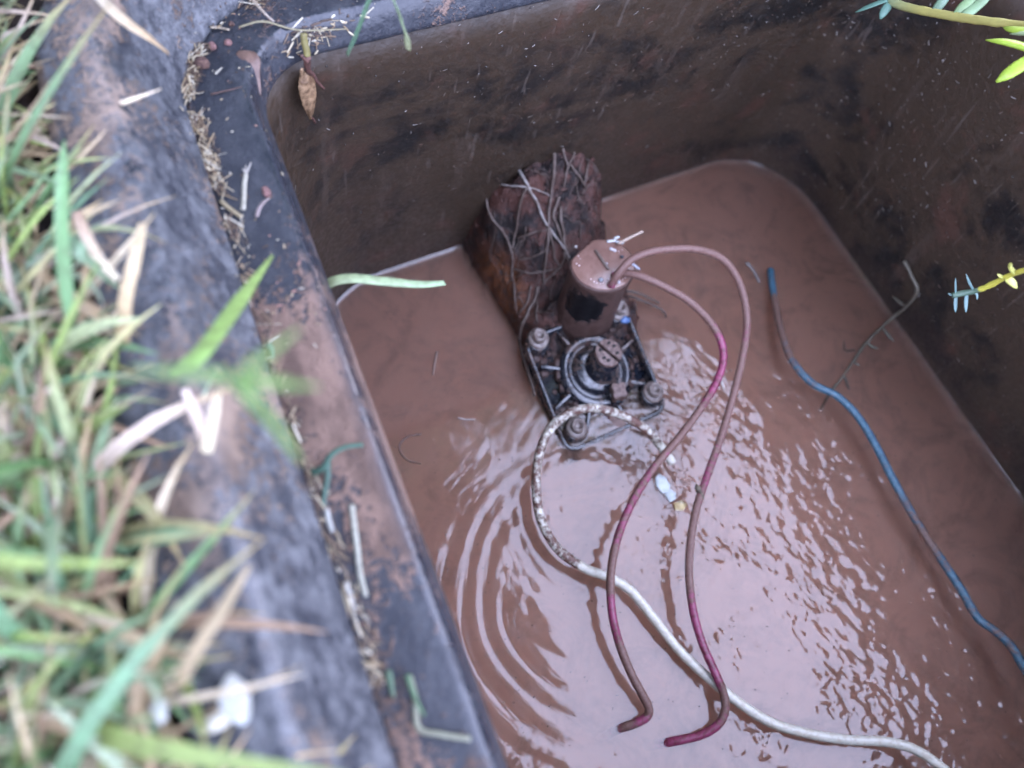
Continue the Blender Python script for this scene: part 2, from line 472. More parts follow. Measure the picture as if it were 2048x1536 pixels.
# ------------------------------------------------------------------ ground (one sheet with the box's hole in it)
gl_ = []
for o, z in ((-.12, -.20), (.02, -.20), (.0575, -.18), (.0580, .10), (.0585, .225), (.0605, .2330), (.066, .2370), (.075, .2385), (.09, .239), (.12, .24), (.18, .24), (.3, .24), (.6, .24), (1.5, .24), (5, .24), (20, .24), (90, .24)):
    L = oloop(o, z); amp = min(.006, max(0, (o - .0585)) * .3) if o < 3 else .02
    L[:, 2] += np.array([mnoise.noise(Vector((p[0], p[1], 0)) * 45) * amp + mnoise.noise(Vector((p[0], p[1], 3)) * 12) * amp for p in L])
    gl_.append(L)
V, F = sweep(gl_, closed=False)
F = [f[::-1] for f in F] + [tuple(range(len(gl_[0])))]
ground = kind(mk('ground', V, F, M_SOIL), 'structure', 'dark bare soil between the grass around the box')

# soil washed in through the opening, down to the valve
def mound_z(x, y):
    H = np.interp(y, [.112, .150, .175, .200, .222, .245, .262, .34], [-.006, -.0025, .005, .021, .031, .050, .074, .080])
    u = (x - np.interp(y, [.12, .19], [.178, .188])) / np.interp(y, [.12, .15, .2, .27], [.043, .045, .046, .051])
    return H * (1 - np.abs(u) ** 3.0) - .055 * np.clip(np.abs(u) - .78, 0, 1) ** 1.0 * 2.2
gx = np.linspace(.128, .250, 62); gy = np.linspace(.112, .335, 92)
V = []
for y in gy:
    for x in gx:
        z = float(mound_z(x, y))
        p = Vector((x, y, z))
        d = mnoise.fractal(p * 48, 0.85, 2.1, 5) * .0115 + mnoise.noise(p * 170) * .0016
        V.append((x, y, z + d))
F = [(j * 62 + i, j * 62 + i + 1, (j + 1) * 62 + i + 1, (j + 1) * 62 + i) for j in range(91) for i in range(61)]
mound = kind(mk('soil_mound', V, F, M_MUD), 'structure', 'wet red soil washed in through the arched opening round the pipe')
MOUND_T = bvh_of(mound)

# ------------------------------------------------------------------ water
def water():
    st = 0.0008
    xs = np.arange(.014, .412, st); ys = np.arange(-.175, .305, st)
    X, Y = np.meshgrid(xs, ys)
    x0, x1, y0, y1, r = wall_rect(0.0)
    Yu = Y - 0.055 * (X - .04) * np.clip(Y / .27, 0, 1)
    cx, cy = (x0 + x1) / 2, (y0 + y1) / 2
    qx = np.abs(X - cx) - (x1 - x0) / 2 + r; qy = np.abs(Yu - cy) - (y1 - y0) / 2 + r
    sd = np.hypot(np.maximum(qx, 0), np.maximum(qy, 0)) + np.minimum(np.maximum(qx, qy), 0) - r
    Z = 0.0022 * np.exp(np.minimum(sd, 0) / .0014)
    # rings running out from where the stream falls
    c1 = at(1215, 1185, 0); rr = np.hypot(X - c1[0], Y - c1[1]); th = np.arctan2(Y - c1[1], X - c1[0])
    env = np.exp(-((rr - .078) / .026) ** 2) * (0.35 + 0.65 * (np.cos(th - math.radians(185)) * .5 + .5) ** 1.5)
    ph = 0.6 * np.sin(3 * th + 1) + .4 * np.sin(7 * th + 2) + .5 * np.sin(2 * math.pi * rr / .034 + 2 * th)
    Z += 0.00013 * env * np.sin(2 * math.pi * rr / .0118 + ph)
    c2 = at(1300, 985, 0); r2 = np.hypot(X - c2[0], Y - c2[1])
    Z += 0.00006 * np.exp(-((r2 - .05) / .04) ** 2) * np.sin(2 * math.pi * r2 / .0085 + .6 * np.sin(5 * th))
    # choppy part to the right
    def sm(v, a, b):
        t = np.clip((v - a) / (b - a), 0, 1); return t * t * (3 - 2 * t)
    u = (X - c1[0]) * .92 + (Y - c1[1]) * -.12
    chop = sm(u, -.02, .07) * sm(.150 - Y + .25 * (X - .2), 0, .05) * (1 - .75 * sm(X + .25 * Y, .325, .385))
    low = .30 * sm(-(Y - c1[1]), .02, .09)
    soft = np.clip(chop + low * (1 - chop), 0, 1)
    patch = np.zeros_like(X)
    for k in range(10):
        a = rng.uniform(0, 2 * math.pi); kk = 2 * math.pi / rng.uniform(.03, .08)
        patch += np.sin(kk * (X * math.cos(a) + Y * math.sin(a)) + rng.uniform(0, 6.3))
    patch = np.clip(.75 + .16 * patch, .25, 1.5)
    N = np.zeros_like(X)
    for k in range(90):
        lam = .0030 * (5.6 ** rng.uniform(0, 1) ** 1.3)
        a = rng.normal(math.radians(15), math.radians(48))
        wob = .6 * np.sin(X * rng.uniform(40, 90) + rng.uniform(0, 6)) * np.sin(Y * rng.uniform(40, 90) + rng.uniform(0, 6))
        N += lam * .02 * np.sin(2 * math.pi / lam * (X * math.cos(a) + Y * math.sin(a)) + rng.uniform(0, 6.3) + 2 * wob)
    Z += N * soft * patch * .16
    L = np.zeros_like(X)
    for k in range(14):
        lam = rng.uniform(.025, .06); a = rng.uniform(0, 6.3)
        L += lam * .0035 * np.sin(2 * math.pi / lam * (X * math.cos(a) + Y * math.sin(a)) + rng.uniform(0, 6.3))
    Z += L * .11 * (0.35 + .65 * sm(.14 - Y, 0, .06))
    ny, nx = X.shape
    keep = sd < .0025
    cell = keep[:-1, :-1] & keep[1:, :-1] & keep[:-1, 1:] & keep[1:, 1:]
    idx = -np.ones(X.shape, int)
    use = np.zeros(X.shape, bool)
    use[:-1, :-1] |= cell; use[1:, :-1] |= cell; use[:-1, 1:] |= cell; use[1:, 1:] |= cell
    idx[use] = np.arange(use.sum())
    V = np.column_stack([X[use], Y[use], Z[use]])
    jj, ii = np.nonzero(cell)
    Q = np.column_stack([idx[jj, ii], idx[jj, ii + 1], idx[jj + 1, ii + 1], idx[jj + 1, ii]])
    # skirt and bottom
    E = np.vstack([Q[:, [0, 1]], Q[:, [1, 2]], Q[:, [2, 3]], Q[:, [3, 0]]])
    key = np.minimum(E[:, 0], E[:, 1]).astype(np.int64) * len(V) + np.maximum(E[:, 0], E[:, 1])
    _, first, cnt = np.unique(key, return_index=True, return_counts=True)
    B = E[first[cnt == 1]]
    bv = np.unique(B); mp = {v: len(V) + i for i, v in enumerate(bv)}
    low_v = V[bv].copy(); low_v[:, 2] = -.11
    V = np.vstack([V, low_v])
    Sk = np.array([(b, a, mp[a], mp[b]) for a, b in B])
    nxt = {a: b for a, b in B}
    s0 = B[0][0]; ring = [s0]
    while nxt[ring[-1]] != s0 and len(ring) < len(B) + 2: ring.append(nxt[ring[-1]])
    me = bpy.data.meshes.new('water')
    nq = len(Q) + len(Sk)
    me.vertices.add(len(V)); me.vertices.foreach_set('co', V.ravel())
    bot = [mp[v] for v in ring][::-1]
    loops_ = np.concatenate([Q.ravel(), Sk.ravel(), np.array(bot)])
    me.loops.add(len(loops_)); me.loops.foreach_set('vertex_index', loops_.astype(np.int32))
    me.polygons.add(nq + 1)
    me.polygons.foreach_set('loop_start', np.append(np.arange(nq) * 4, nq * 4).astype(np.int32))
    me.update(calc_edges=True); me.validate()
    me.polygons.foreach_set('use_smooth', [True] * nq + [False])
    o = bpy.data.objects.new('water', me); put(o, 'water', None, M_WATER)
    return o
wat = kind(water(), 'structure', 'muddy brown water, rippled and mirroring the sky in the lower half')

#@OBJECTS
# ------------------------------------------------------------------ added unseen trees that block sun and mirrored sky
def tree(name, label, foot, crown_c, crown_r, n, seed, col):
    r_ = np.random.default_rng(seed)
    t = thing(name, label, 'tree', foot)
    foot = np.array(foot, float); cc = np.array(crown_c, float); cr = np.array(crown_r, float)
    path = smoothline([foot + [0, 0, -.1], foot + (cc - foot) * [.05, .05, .35], foot + (cc - foot) * [.35, .35, .7], cc + [0, 0, -.3 * cr[2]]], 6)
    tube('trunk', path, np.linspace(.11, .04, len(path)), M_BARK, t, 10)
    LV, LF = [], []
    for k in range(16):
        d = r_.normal(size=3); d[2] = abs(d[2]) * .6 + .1; d /= np.linalg.norm(d)
        s = path[r_.integers(len(path) // 2, len(path))]
        e = cc + d * cr * .85
        pts = smoothline([s, (s + e) / 2 + r_.normal(size=3) * .08, e], 4)
        a, b, _ = tube_geo(pts, np.linspace(.03, .008, len(pts)), 5); b = [tuple(i + len(LV) for i in q) for q in b]
        LV += list(a); LF += b
    mk('limb', LV, LF, M_BARK, t)
    d = r_.normal(size=(n, 3)); d /= np.linalg.norm(d, axis=1)[:, None]
    rad = r_.uniform(0, 1, n) ** (1 / 2.6)
    lump = 1 + .16 * np.array([mnoise.noise(Vector(v) * 2.3 + Vector((seed, 0, 0))) for v in d])
    c = cc + d * (rad * lump)[:, None] * cr
    u = r_.normal(size=(n, 3)); u /= np.linalg.norm(u, axis=1)[:, None]
    v = np.cross(u, r_.normal(size=(n, 3))); v /= np.linalg.norm(v, axis=1)[:, None]
    L = r_.uniform(.05, .10, n)[:, None]
    V = np.stack([c - u * L, c + v * L * .42, c + u * L, c - v * L * .42], 1).reshape(-1, 3)
    F = np.arange(4 * n).reshape(n, 4)
    cl = np.repeat(np.array(col) * r_.uniform(.6, 1.3, (n, 1)), 4, axis=0)
    mk('crown', V, F.tolist(), M_GRASS, t, col=cl)
    return t
M_BARK = flat_mat('bark', (.06, .045, .035), (.12, .095, .075), .85, 40, .01)
tree('added_sky_blocker', 'added unseen tree that blocks the sky mirrored on the left of the water', (-1.9, .9, .24), (-.36, .72, 2.35), (.95, 1.6, .55), 9000, 3, (.05, .09, .03))
tree('added_sun_blocker', 'added unseen tree on the far right that keeps the sun off the box', (3.6, 3.2, .24), (2.93, 2.5, 3.0), (1.15, 1.15, 1.05), 12000, 5, (.045, .085, .03))

# ------------------------------------------------------------------ valve
vc = np.array([.180, .157, 0])
valve = thing('solenoid_valve', 'mud-covered black irrigation valve with four corner bolts, standing in the water', 'valve', (.180, .157, -.055))
def valve_mat(name, mud_thr, plain, mud_a, mud_b, rough, off=0, patch=None, hdist=.0012, coat=None):
    t = NT(name)
    n = t.noise(60, 5, 0.65, off=off); f = t.noise(300, 4, 0.65, off=off + 2)
    q = t.math('ADD', n, t.math('MULTIPLY', t.math('SUBTRACT', f, 0.5), 0.6))
    m = t.step(q, mud_thr, mud_thr + .07)
    if patch is not None:
        d = t.near(patch[0], patch[2])
        d = t.math('ADD', d, t.math('MULTIPLY', t.math('SUBTRACT', f, 0.5), patch[1] * 1.1))
        m = t.math('MULTIPLY', m, t.step(d, patch[1] * .92, patch[1] * 1.05))
    c = t.mix(m, plain, t.mix(t.step(f, .4, .6), mud_a, mud_b))
    h = t.math('ADD', t.math('MULTIPLY', m, .6), t.math('MULTIPLY', f, .5))
    return t.done(c, t.lin(m, 0, 1, rough, .6), h, hdist, coat=coat)
M_BON = valve_mat('valve_plastic', .515, (.007, .009, .014), (.036, .022, .017), (.070, .044, .035), .07, coat=1.0)
M_BODY = valve_mat('valve_body_mud', .36, (.010, .010, .011), (.032, .016, .012), (.055, .030, .023), .4, 4)
M_SOL = valve_mat('solenoid_mud', .10, (.004, .004, .005), (.050, .026, .020), (.072, .041, .033), .35, 7, ((.1745, .1822, .0455), .0140, (1, 1, .95)), .0006)
M_CAP = flat_mat('mud_film', (.15, .083, .063), (.18, .103, .080), .22, 160, .0004, coat=.25)
M_BOLT = flat_mat('bolt_metal', (.20, .17, .15), (.11, .078, .065), .30, 500, .0004)
M_CAPS = flat_mat('pale_muddy_cap', (.15, .10, .085), (.08, .048, .038), .5, 420, .0006, (.42, .55))
M_RECESS_SHADE = flat_mat('recess_shade', (.004, .004, .004), (.010, .008, .007), .6)

# body under the bonnet: a stepped drum with the inlet and outlet sockets
A = lathe_geo([(.020, -.055), (.027, -.045), (.0285, -.012), (.0305, -.006), (.0305, .004)], 28, (.180, .157, 0))
mk('body', *A, M_BODY, valve)
# bonnet plate with straight sides and rounded boss corners
def rrect(x0, x1, y0, y1, r, z, n=7):
    P = []
    for cx, cy, a0 in ((x1 - r, y1 - r, 0), (x0 + r, y1 - r, 90), (x0 + r, y0 + r, 180), (x1 - r, y0 + r, 270)):
        for k in range(n):
            a = math.radians(a0 + 90 * k / (n - 1)); P.append((cx + r * math.cos(a), cy + r * math.sin(a), z))
    return P
def vx(P):   # the plate's corners follow the four bolts
    return [(p[0] + .03 * (p[1] - .157) * 0 + .0, p[1] + .055 * (p[0] - .18), p[2]) for p in P]
ln = [vx(rrect(.1430, .2168, .1185, .1925, .0095, z)) for z in (.0035, .0130)]
ln.append(vx(rrect(.1440, .2158, .1195, .1915, .0088, .0142)))
n_ = len(ln[0]); V = sum(ln, []); F = []
for i in range(2):
    F += [(i * n_ + k, i * n_ + (k + 1) % n_, (i + 1) * n_ + (k + 1) % n_, (i + 1) * n_ + k) for k in range(n_)]
F += [tuple(range(n_ - 1, -1, -1)), tuple(2 * n_ + k for k in range(n_))]
bonnet = mk('bonnet', V, F, M_BON, valve)
# raised edge wall round the plate
prof = [(0, .0125), (.0004, .0200), (.0012, .0207), (.0024, .0204), (.0030, .0197), (.0032, .0125)]
lp = [np.array(vx(rrect(.1432 + o, .2166 - o, .1187 + o, .1923 - o, .0092 - o, z))) for o, z in prof]
V, F = sweep(lp)
mk('edge_wall', V, [f[::-1] for f in F], M_BON, bonnet)
# ribs from the dome to the edge
parts = []
for a in (20, 62, 112, 155, 200, 238, 285, 330):
    c_, s_ = math.cos(math.radians(a)), math.sin(math.radians(a))
    e = .0345 if a % 90 < 30 or a % 90 > 60 else .040
    parts.append(box_geo((.180 + .019 * c_, .157 + .019 * s_, .0135), (.180 + e * c_, .157 + e * s_, .0135), .0022, .0060))
o = mk('rib', *join(parts), M_BON, bonnet); bevel(o, .0006)
# dome
V, F = lathe_geo([(.0245, .0135), (.0235, .0190), (.0215, .0212), (.0185, .0218), (.0175, .0195), (.0150, .0195), (.0145, .0222), (.0110, .0232), (.002, .0236)], 36, (.181, .158, 0))
mk('dome', V, F, M_BON, valve)
# corner bosses and bolts
for px, py in ((1082, 667), (1328, 757), (1170, 829), (1245, 611)):
    p = at(px, py - 5, .029)
    V, F = lathe_geo([(.0076, .0125), (.0074, .0215), (.0066, .0226), (.001, .0226)], 22, (p[0], p[1], 0))
    mk('boss', V, F, M_BON, bonnet)
    V, F = lathe_geo([(.0042, .0245), (.0042, .0282), (.0036, .0291), (.0027, .0291), (.0023, .0266), (.0003, .0264)], 16, (p[0], p[1], 0))
    b = mk('bolt', V, F, M_BOLT, valve)
    V, F = lathe_geo([(.0064, .0222), (.0066, .0236), (.0060, .0248), (.0046, .0250), (.001, .0250)], 22, (p[0], p[1], 0))
    mk('washer', V, F, M_BOLT, b)
# flow-control stem with its slotted cap
c = at(1212, 716, .024)
V, F = lathe_geo([(.0106, .0190), (.0112, .0215), (.0106, .0250), (.0090, .0262), (.0086, .0280), (.0084, .0385), (.001, .0390)], 30, (c[0], c[1], 0))
stem = mk('flow_stem', V, F, M_BON, valve)
def half_disc(r, z0, z1, gap, side, ang, n=16):
    P = []
    al = math.acos(gap / r)
    for k in range(n + 1):
        a = -al + 2 * al * k / n; P.append((r * math.cos(a) * side, r * math.sin(a)))
    ca, sa = math.cos(ang), math.sin(ang)
    P = [(c[0] + x * ca - y * sa, c[1] + x * sa + y * ca) for x, y in P]
    if side < 0: P = P[::-1]
    m_ = len(P)
    V = [(x, y, z) for z in (z0, z1) for x, y in P]
    return V, [(k, (k + 1) % m_, m_ + (k + 1) % m_, m_ + k) for k in range(m_)] + [tuple(range(m_ - 1, -1, -1)), tuple(range(m_, 2 * m_))]
o = mk('slotted_cap', *join([half_disc(.0082, .0388, .0418, .0009, s, math.radians(32)) for s in (1, -1)]), M_CAPS, valve); bevel(o, .0005)
parts = []
for k, (dx, dy) in enumerate(((-.0045, .0028), (-.0040, -.0022), (-.002, -.0045), (.0046, .0025), (.0048, -.002), (.0022, .005))):
    parts.append(lathe_geo([(.0011, .0419), (.0009, .0424), (.0002, .0425)], 6, (c[0] + dx, c[1] + dy, 0), 1.3, .8))
mk('recess_shade_dots', *join(parts), M_RECESS_SHADE, stem)  # raised near-black dots on the cap; the shade of recesses is in their colour
# square bleed plug on its black barrel
c2 = at(1252, 757, .030)
V, F = lathe_geo([(.0058, .0130), (.0056, .0225), (.0046, .0240), (.001, .0240)], 20, (c2[0], c2[1], 0))
plug = mk('bleed_plug', V, F, M_BON, valve)
star = []
for k in range(16):
    a = 2 * math.pi * k / 16; r = .0050 * (1 + .22 * math.cos(4 * a)); star.append((c2[0] + r * math.cos(a + .6), c2[1] + r * math.sin(a + .6)))
V = [(x, y, z) for z in (.0235, .0300) for x, y in star]
o = mk('plug_head', V, [(k, (k + 1) % 16, 16 + (k + 1) % 16, 16 + k) for k in range(16)] + [tuple(range(15, -1, -1)), tuple(range(16, 32))], M_CAPS, plug); bevel(o, .0006)
# solenoid with one flat on its far left
sc_ = np.array([.1893, .1952])
def sol_ring(r, z, n=40):
    P = []
    for k in range(n):
        a = 2 * math.pi * k / n
        x, y = r * math.cos(a) * 1.02, r * math.sin(a) * .93
        fx, fy = -.42, .91
        d = x * fx + y * fy; lim = r * .80
        if d > lim: x -= (d - lim) * fx; y -= (d - lim) * fy
        P.append((sc_[0] + x, sc_[1] + y, z))
    return P
rings = [sol_ring(r, z) for r, z in ((.0196, .004), (.0194, .020), (.0186, .024), (.0184, .050), (.0187, .0625), (.0192, .0640), (.0192, .0668), (.0186, .0675), (.0178, .0672))]
V = sum(rings, []); m_ = 40
F = [(i * m_ + k, i * m_ + (k + 1) % m_, (i + 1) * m_ + (k + 1) % m_, (i + 1) * m_ + k) for i in range(len(rings) - 1) for k in range(m_)]
F += [tuple(range(m_ - 1, -1, -1)), tuple((len(rings) - 1) * m_ + k for k in range(m_))]
sol = mk('solenoid', V, F, M_SOL, valve)
V = sol_ring(.0183, .0670) + sol_ring(.0183, .0680) + sol_ring(.0176, .0683)
F = [(i * m_ + k, i * m_ + (k + 1) % m_, (i + 1) * m_ + (k + 1) % m_, (i + 1) * m_ + k) for i in range(2) for k in range(m_)] + [tuple(2 * m_ + k for k in range(m_))]
mk('solenoid_cap', V, F, M_CAP, sol)
# outlet: a socket that runs under the water towards the front
V, F, _ = tube_geo(smoothline([(.183, .135, -.0215), (.183, .112, -.0235), (.1825, .085, -.0275), (.182, .050, -.040)], 6), .0225, 20)
V = [tuple(np.array(p) + np.array([0, 0, 1]) * mnoise.noise(Vector(p) * 90) * .0015) for p in V]
mk('outlet_pipe', V, F, flat_mat('pipe_mud', (.17, .105, .085), (.09, .052, .042), .5, 120, .001), valve)
V, F, _ = tube_geo([(.183, .132, -.022), (.183, .118, -.023)], .0262, 8)
o = mk('outlet_nut', V, F, M_BODY, valve); bevel(o, .002)

# mud caked on the plate
parts = []
for k in range(120):
    x, y = rng.uniform(.147, .213), rng.uniform(.124, .190)
    if rng.uniform() < .35: a = rng.uniform(0, 6.3); x, y = .181 + .0235 * math.cos(a), .158 + .0235 * math.sin(a)
    parts.append(blob((x, y + .055 * (x - .18), .0142 + rng.uniform(0, .004) * (math.hypot(x - .181, y - .158) < .026)), rng.uniform(.0008, .0036), k + 300, .55, 2, (1, 1, .4)))
V, F = join(parts)
kind(mk('caked_mud', V, F, M_BODY, valve), 'stuff')
# the whole valve leans a little towards the front, where it sinks under the water
for o in valve.children_recursive:
    if o.name.split('.')[0] in ('solenoid', 'solenoid_cap', 'outlet_pipe'): continue
    co = np.empty(len(o.data.vertices) * 3); o.data.vertices.foreach_get('co', co); co = co.reshape(-1, 3)
    co[:, 2] += co[:, 1] * .25 - .0108
    o.data.vertices.foreach_set('co', co.ravel()); o.data.update()

# ------------------------------------------------------------------ wires
def path(pts, n=8):
    """pts: (px, py, z)"""
    return smoothline([at(*p) if p[2] is not None else hit(p[0], p[1], None, .0014)[0] for p in pts], n)
def wire(name, label, pts, r, m, mud, n=10, seg=12, wob=.00012, group=None):
    P = path(pts, n)
    s = np.linspace(0, 1, len(P))
    rad = r + np.array([mnoise.noise(Vector((i * .35, 5.0 + r * 1e4, 0))) * wob for i in range(len(P))])
    V, F, al = tube_geo(P, rad, seg)
    xs_, ys_ = zip(*mud)
    o = mk(name, V, F, m, attr={'along': al, 'mud': np.interp(al, xs_, ys_)}, base=P[0])
    return tag(o, label, 'wire', group), P
M_RED = wire_mat('red_jacket', (.200, .036, .082), (.110, .020, .034), (.112, .056, .044), (.150, .084, .068), .34)
M_WHITE = wire_mat('white_jacket', (.50, .485, .41), (.43, .39, .31), (.075, .031, .021), (.11, .055, .040), .35)
M_BLUE = wire_mat('blue_jacket', (.035, .085, .12), (.06, .135, .185), (.10, .056, .042), (.13, .080, .062), .35)
red1, RP1 = wire('red_wire', 'muddy red wire arching highest from the solenoid and lying furthest right',
    [(1222, 572, .0685), (1236, 548, .076), (1262, 520, .082), (1300, 504, .085), (1345, 498, .085), (1395, 499, .083), (1440, 515, .079), (1470, 548, .073), (1488, 595, .066),
     (1494, 650, .058), (1484, 720, .050), (1464, 800, .042), (1440, 880, .034), (1413, 955, .028), (1392, 1020, .024), (1381, 1085, .021), (1378, 1150, .019), (1386, 1220, .017),
     (1404, 1285, .0145), (1430, 1345, .012), (1448, 1390, .010), (1449, 1425, .008), (1432, 1453, .006), (1395, 1472, .0035), (1345, 1483, .0005), (1318, 1488, -.005), (1292, 1493, -.014)],
    .00225, M_RED, [(0, .45), (.06, .85), (.3, .78), (.36, .55), (.42, .74), (.5, .45), (.56, .8), (.62, .75), (.67, .12), (.72, .2), (.76, .6), (.82, .55), (.88, .3), (1, .25)])
red2, RP2 = wire('red_wire', 'muddy red wire from the solenoid that bends over the white loop',
    [(1226, 552, .0680), (1250, 546, .0715), (1285, 554, .074), (1330, 574, .073), (1375, 600, .070), (1412, 634, .065), (1438, 672, .060), (1447, 715, .055), (1434, 762, .050),
     (1402, 816, .044), (1358, 875, .038), (1312, 930, .034), (1275, 985, .031), (1246, 1045, .028), (1228, 1105, .025), (1221, 1160, .023), (1224, 1225, .019), (1238, 1285, .0155),
     (1260, 1342, .012), (1284, 1388, .009), (1297, 1415, .007), (1294, 1433, .005), (1272, 1446, .003), (1243, 1456, -.0005), (1222, 1466, -.006), (1200, 1478, -.015)],
    .00225, M_RED, [(0, .4), (.05, .8), (.2, .75), (.26, .2), (.33, .35), (.38, .78), (.46, .5), (.52, .45), (.6, .75), (.64, .25), (.7, .7), (.8, .75), (.86, .4), (.9, .6), (1, .4)])
white, WP = wire('white_wire', 'white wire looping beside the valve, brown with mud at its looped end',
    [(1345, 925, .012), (1318, 888, .020), (1288, 856, .027), (1240, 829, .033), (1185, 816, .035), (1135, 828, .033), (1098, 862, .028), (1077, 915, .023), (1072, 975, .019),
     (1083, 1042, .015), (1116, 1098, .012), (1168, 1136, .0095), (1220, 1156, .008), (1262, 1182, .0075), (1306, 1235, .007), (1356, 1298, .0065), (1408, 1348, .006), (1468, 1398, .006),
     (1540, 1444, .006), (1620, 1468, .0065), (1700, 1480, .007), (1775, 1484, .009), (1835, 1502, .012), (1895, 1545, .018), (1960, 1610, .030)],
    .00262, M_WHITE, [(0, .35), (.08, .5), (.22, .52), (.30, .50), (.36, .50), (.42, .50), (.445, .56), (.46, .10), (.50, .16), (.60, .12), (.66, .18), (.8, .08), (.86, .2), (1, .12)])
blue, BP = wire('blue_wire', 'blue wire along the right side, half coated in brown mud',
    [(1541, 540, -.0005), (1544, 565, .0015), (1551, 610, .005), (1563, 665, .008), (1585, 722, .010), (1624, 766, .011), (1674, 792, .012), (1715, 832, .012), (1752, 892, .012),
     (1784, 955, .0115), (1815, 1012, .0105), (1850, 1070, .010), (1890, 1130, .010), (1924, 1182, .0105), (1955, 1235, .012), (1990, 1262, .014), (2022, 1292, .017), (2050, 1338, .021), (2090, 1400, .03)],
    .0024, M_BLUE, [(0, .25), (.06, .35), (.08, .2), (.10, .72), (.2, .60), (.26, .42), (.31, .34), (.42, .24), (.5, .34), (.56, .48), (.62, .58), (.7, .40), (.8, .44), (.88, .50), (1, .35)])
# a crusty lump stuck to the right-hand red wire
i_ = int(np.argmin([abs(p[1] - at(1397, 968, .028)[1]) + abs(p[0] - at(1397, 968, .028)[0]) for p in RP1]))
M_CRUST = flat_mat('grey_crust', (.16, .14, .10), (.07, .05, .035), .8, 500, .001)
c = RP1[i_] + np.array([-.0016, .0004, .0004])
tag(mk('mud_crust', *blob(c, .0024, 4, .4, 2, (.8, 1.9, .8)), M_CRUST), 'grey crusty lump stuck on the red wire furthest right', 'mud lump')

# ------------------------------------------------------------------ roots across the washed-in soil
M_ROOT = flat_mat('root', (.10, .074, .060), (.065, .044, .034), .6, 300, .0004)
M_ROOTW = flat_mat('pale_root', (.23, .21, .195), (.15, .12, .10), .5, 300, .0004)
def root(label, crop, r, m=None, off=(850, 250), k=.293, lift=.0016, group='thin roots over the soil by the valve'):
    P = []
    px = smoothline([(off[0] + x * k, off[1] + y * k, 0) for x, y in crop], 6)
    for q in px:
        h, nrm = hit(q[0], q[1], MOUND_T, lift)
        if h[2] < -.002 or abs(h[1]) > .6: h = at(q[0], q[1], .006)
        P.append(h)
    P = np.array(P)
    if len(P) > 6:
        for _ in range(2): P[1:-1] = .25 * P[:-2] + .5 * P[1:-1] + .25 * P[2:]
    rr = r * (1 - .45 * np.linspace(0, 1, len(P)))
    return tag(tube('root', P, rr, m or M_ROOT, None, 6), label, 'root', group)
root('pale thick root slanting down the middle of the soil mound', [(620, 240), (700, 400), (745, 500), (800, 620), (850, 720), (940, 840), (985, 905)], .0011, M_ROOTW)
root('straight brown root crossing over the pale thick one', [(885, 150), (880, 330), (850, 500), (835, 700), (822, 900), (800, 1080)], .0012)
ROOT_LS = ['short root at the top of the mound, just right of the straight root', 'short root joining another in a V at the top of the mound', 'long root wavering down the left part of the mound', 'middle root running down from under the bluish one', 'root bending right beside the crossing of the pale root', 'root that doubles back below the solenoid cap towards the left', 'root along the right edge of the arched opening', 'slanting root at the upper right of the mound', 'nearly level root short of the crossing', 'lower level root curving up at its right end', 'thin root branching off below the crossing', 'short stub above the left bolt of the valve', 'level root across the lower mound']
for cr, r in (([(930, 150), (948, 240), (962, 310), (945, 420)], .0009), ([(1020, 165), (985, 240), (962, 300)], .0009),
              ([(432, 480), (450, 600), (500, 680), (560, 760), (600, 870), (598, 980), (615, 1120), (645, 1290)], .0010),
              ([(690, 420), (655, 510), (640, 610), (625, 720), (600, 850)], .0010), ([(905, 480), (880, 600), (890, 700), (955, 820), (972, 935)], .0011),
              ([(920, 560), (938, 700), (955, 850), (955, 930), (880, 1010), (790, 1100)], .0011), ([(1125, 180), (1095, 290), (1080, 410)], .0011),
              ([(985, 275), (1060, 380), (1105, 450)], .0009), ([(640, 770), (760, 735), (840, 715)], .0007), ([(640, 915), (740, 900), (815, 850), (840, 780)], .0007),
              ([(845, 720), (860, 800), (890, 920), (940, 970)], .0008), ([(725, 1100), (700, 1200), (660, 1285)], .0008), ([(610, 980), (720, 1010), (830, 990), (940, 965)], .0008)):
    root(ROOT_LS.pop(0), cr, r)
root('faint bluish root lying across the top of the soil mound', [(440, 390), (560, 420), (660, 415), (740, 425), (840, 480)], .0007, M_ROOTW)
root('grey root curling down past the left bolt of the valve', [(770, 1100), (740, 1190), (690, 1300), (660, 1420), (655, 1530), (690, 1640), (728, 1760), (750, 1850)], .0013)
root('short brown root ending beside the left bolt of the valve', [(740, 1190), (765, 1270), (772, 1345)], .0009)
for lb, pts in (('pale root end sticking out of the water right of the solenoid', [(1250, 588, .004), (1275, 598, .006), (1310, 612, .005), (1328, 625, .002), (1332, 634, -.001)]),
                ('fine root floating just above the flat bolt on the valve', [(1248, 581, .012), (1275, 586, .010), (1300, 597, .005), (1318, 606, .0)])):
    P = path(pts, 6); tag(tube('root', P, .0009, M_ROOT, None, 6), lb, 'root', 'thin roots over the soil by the valve')

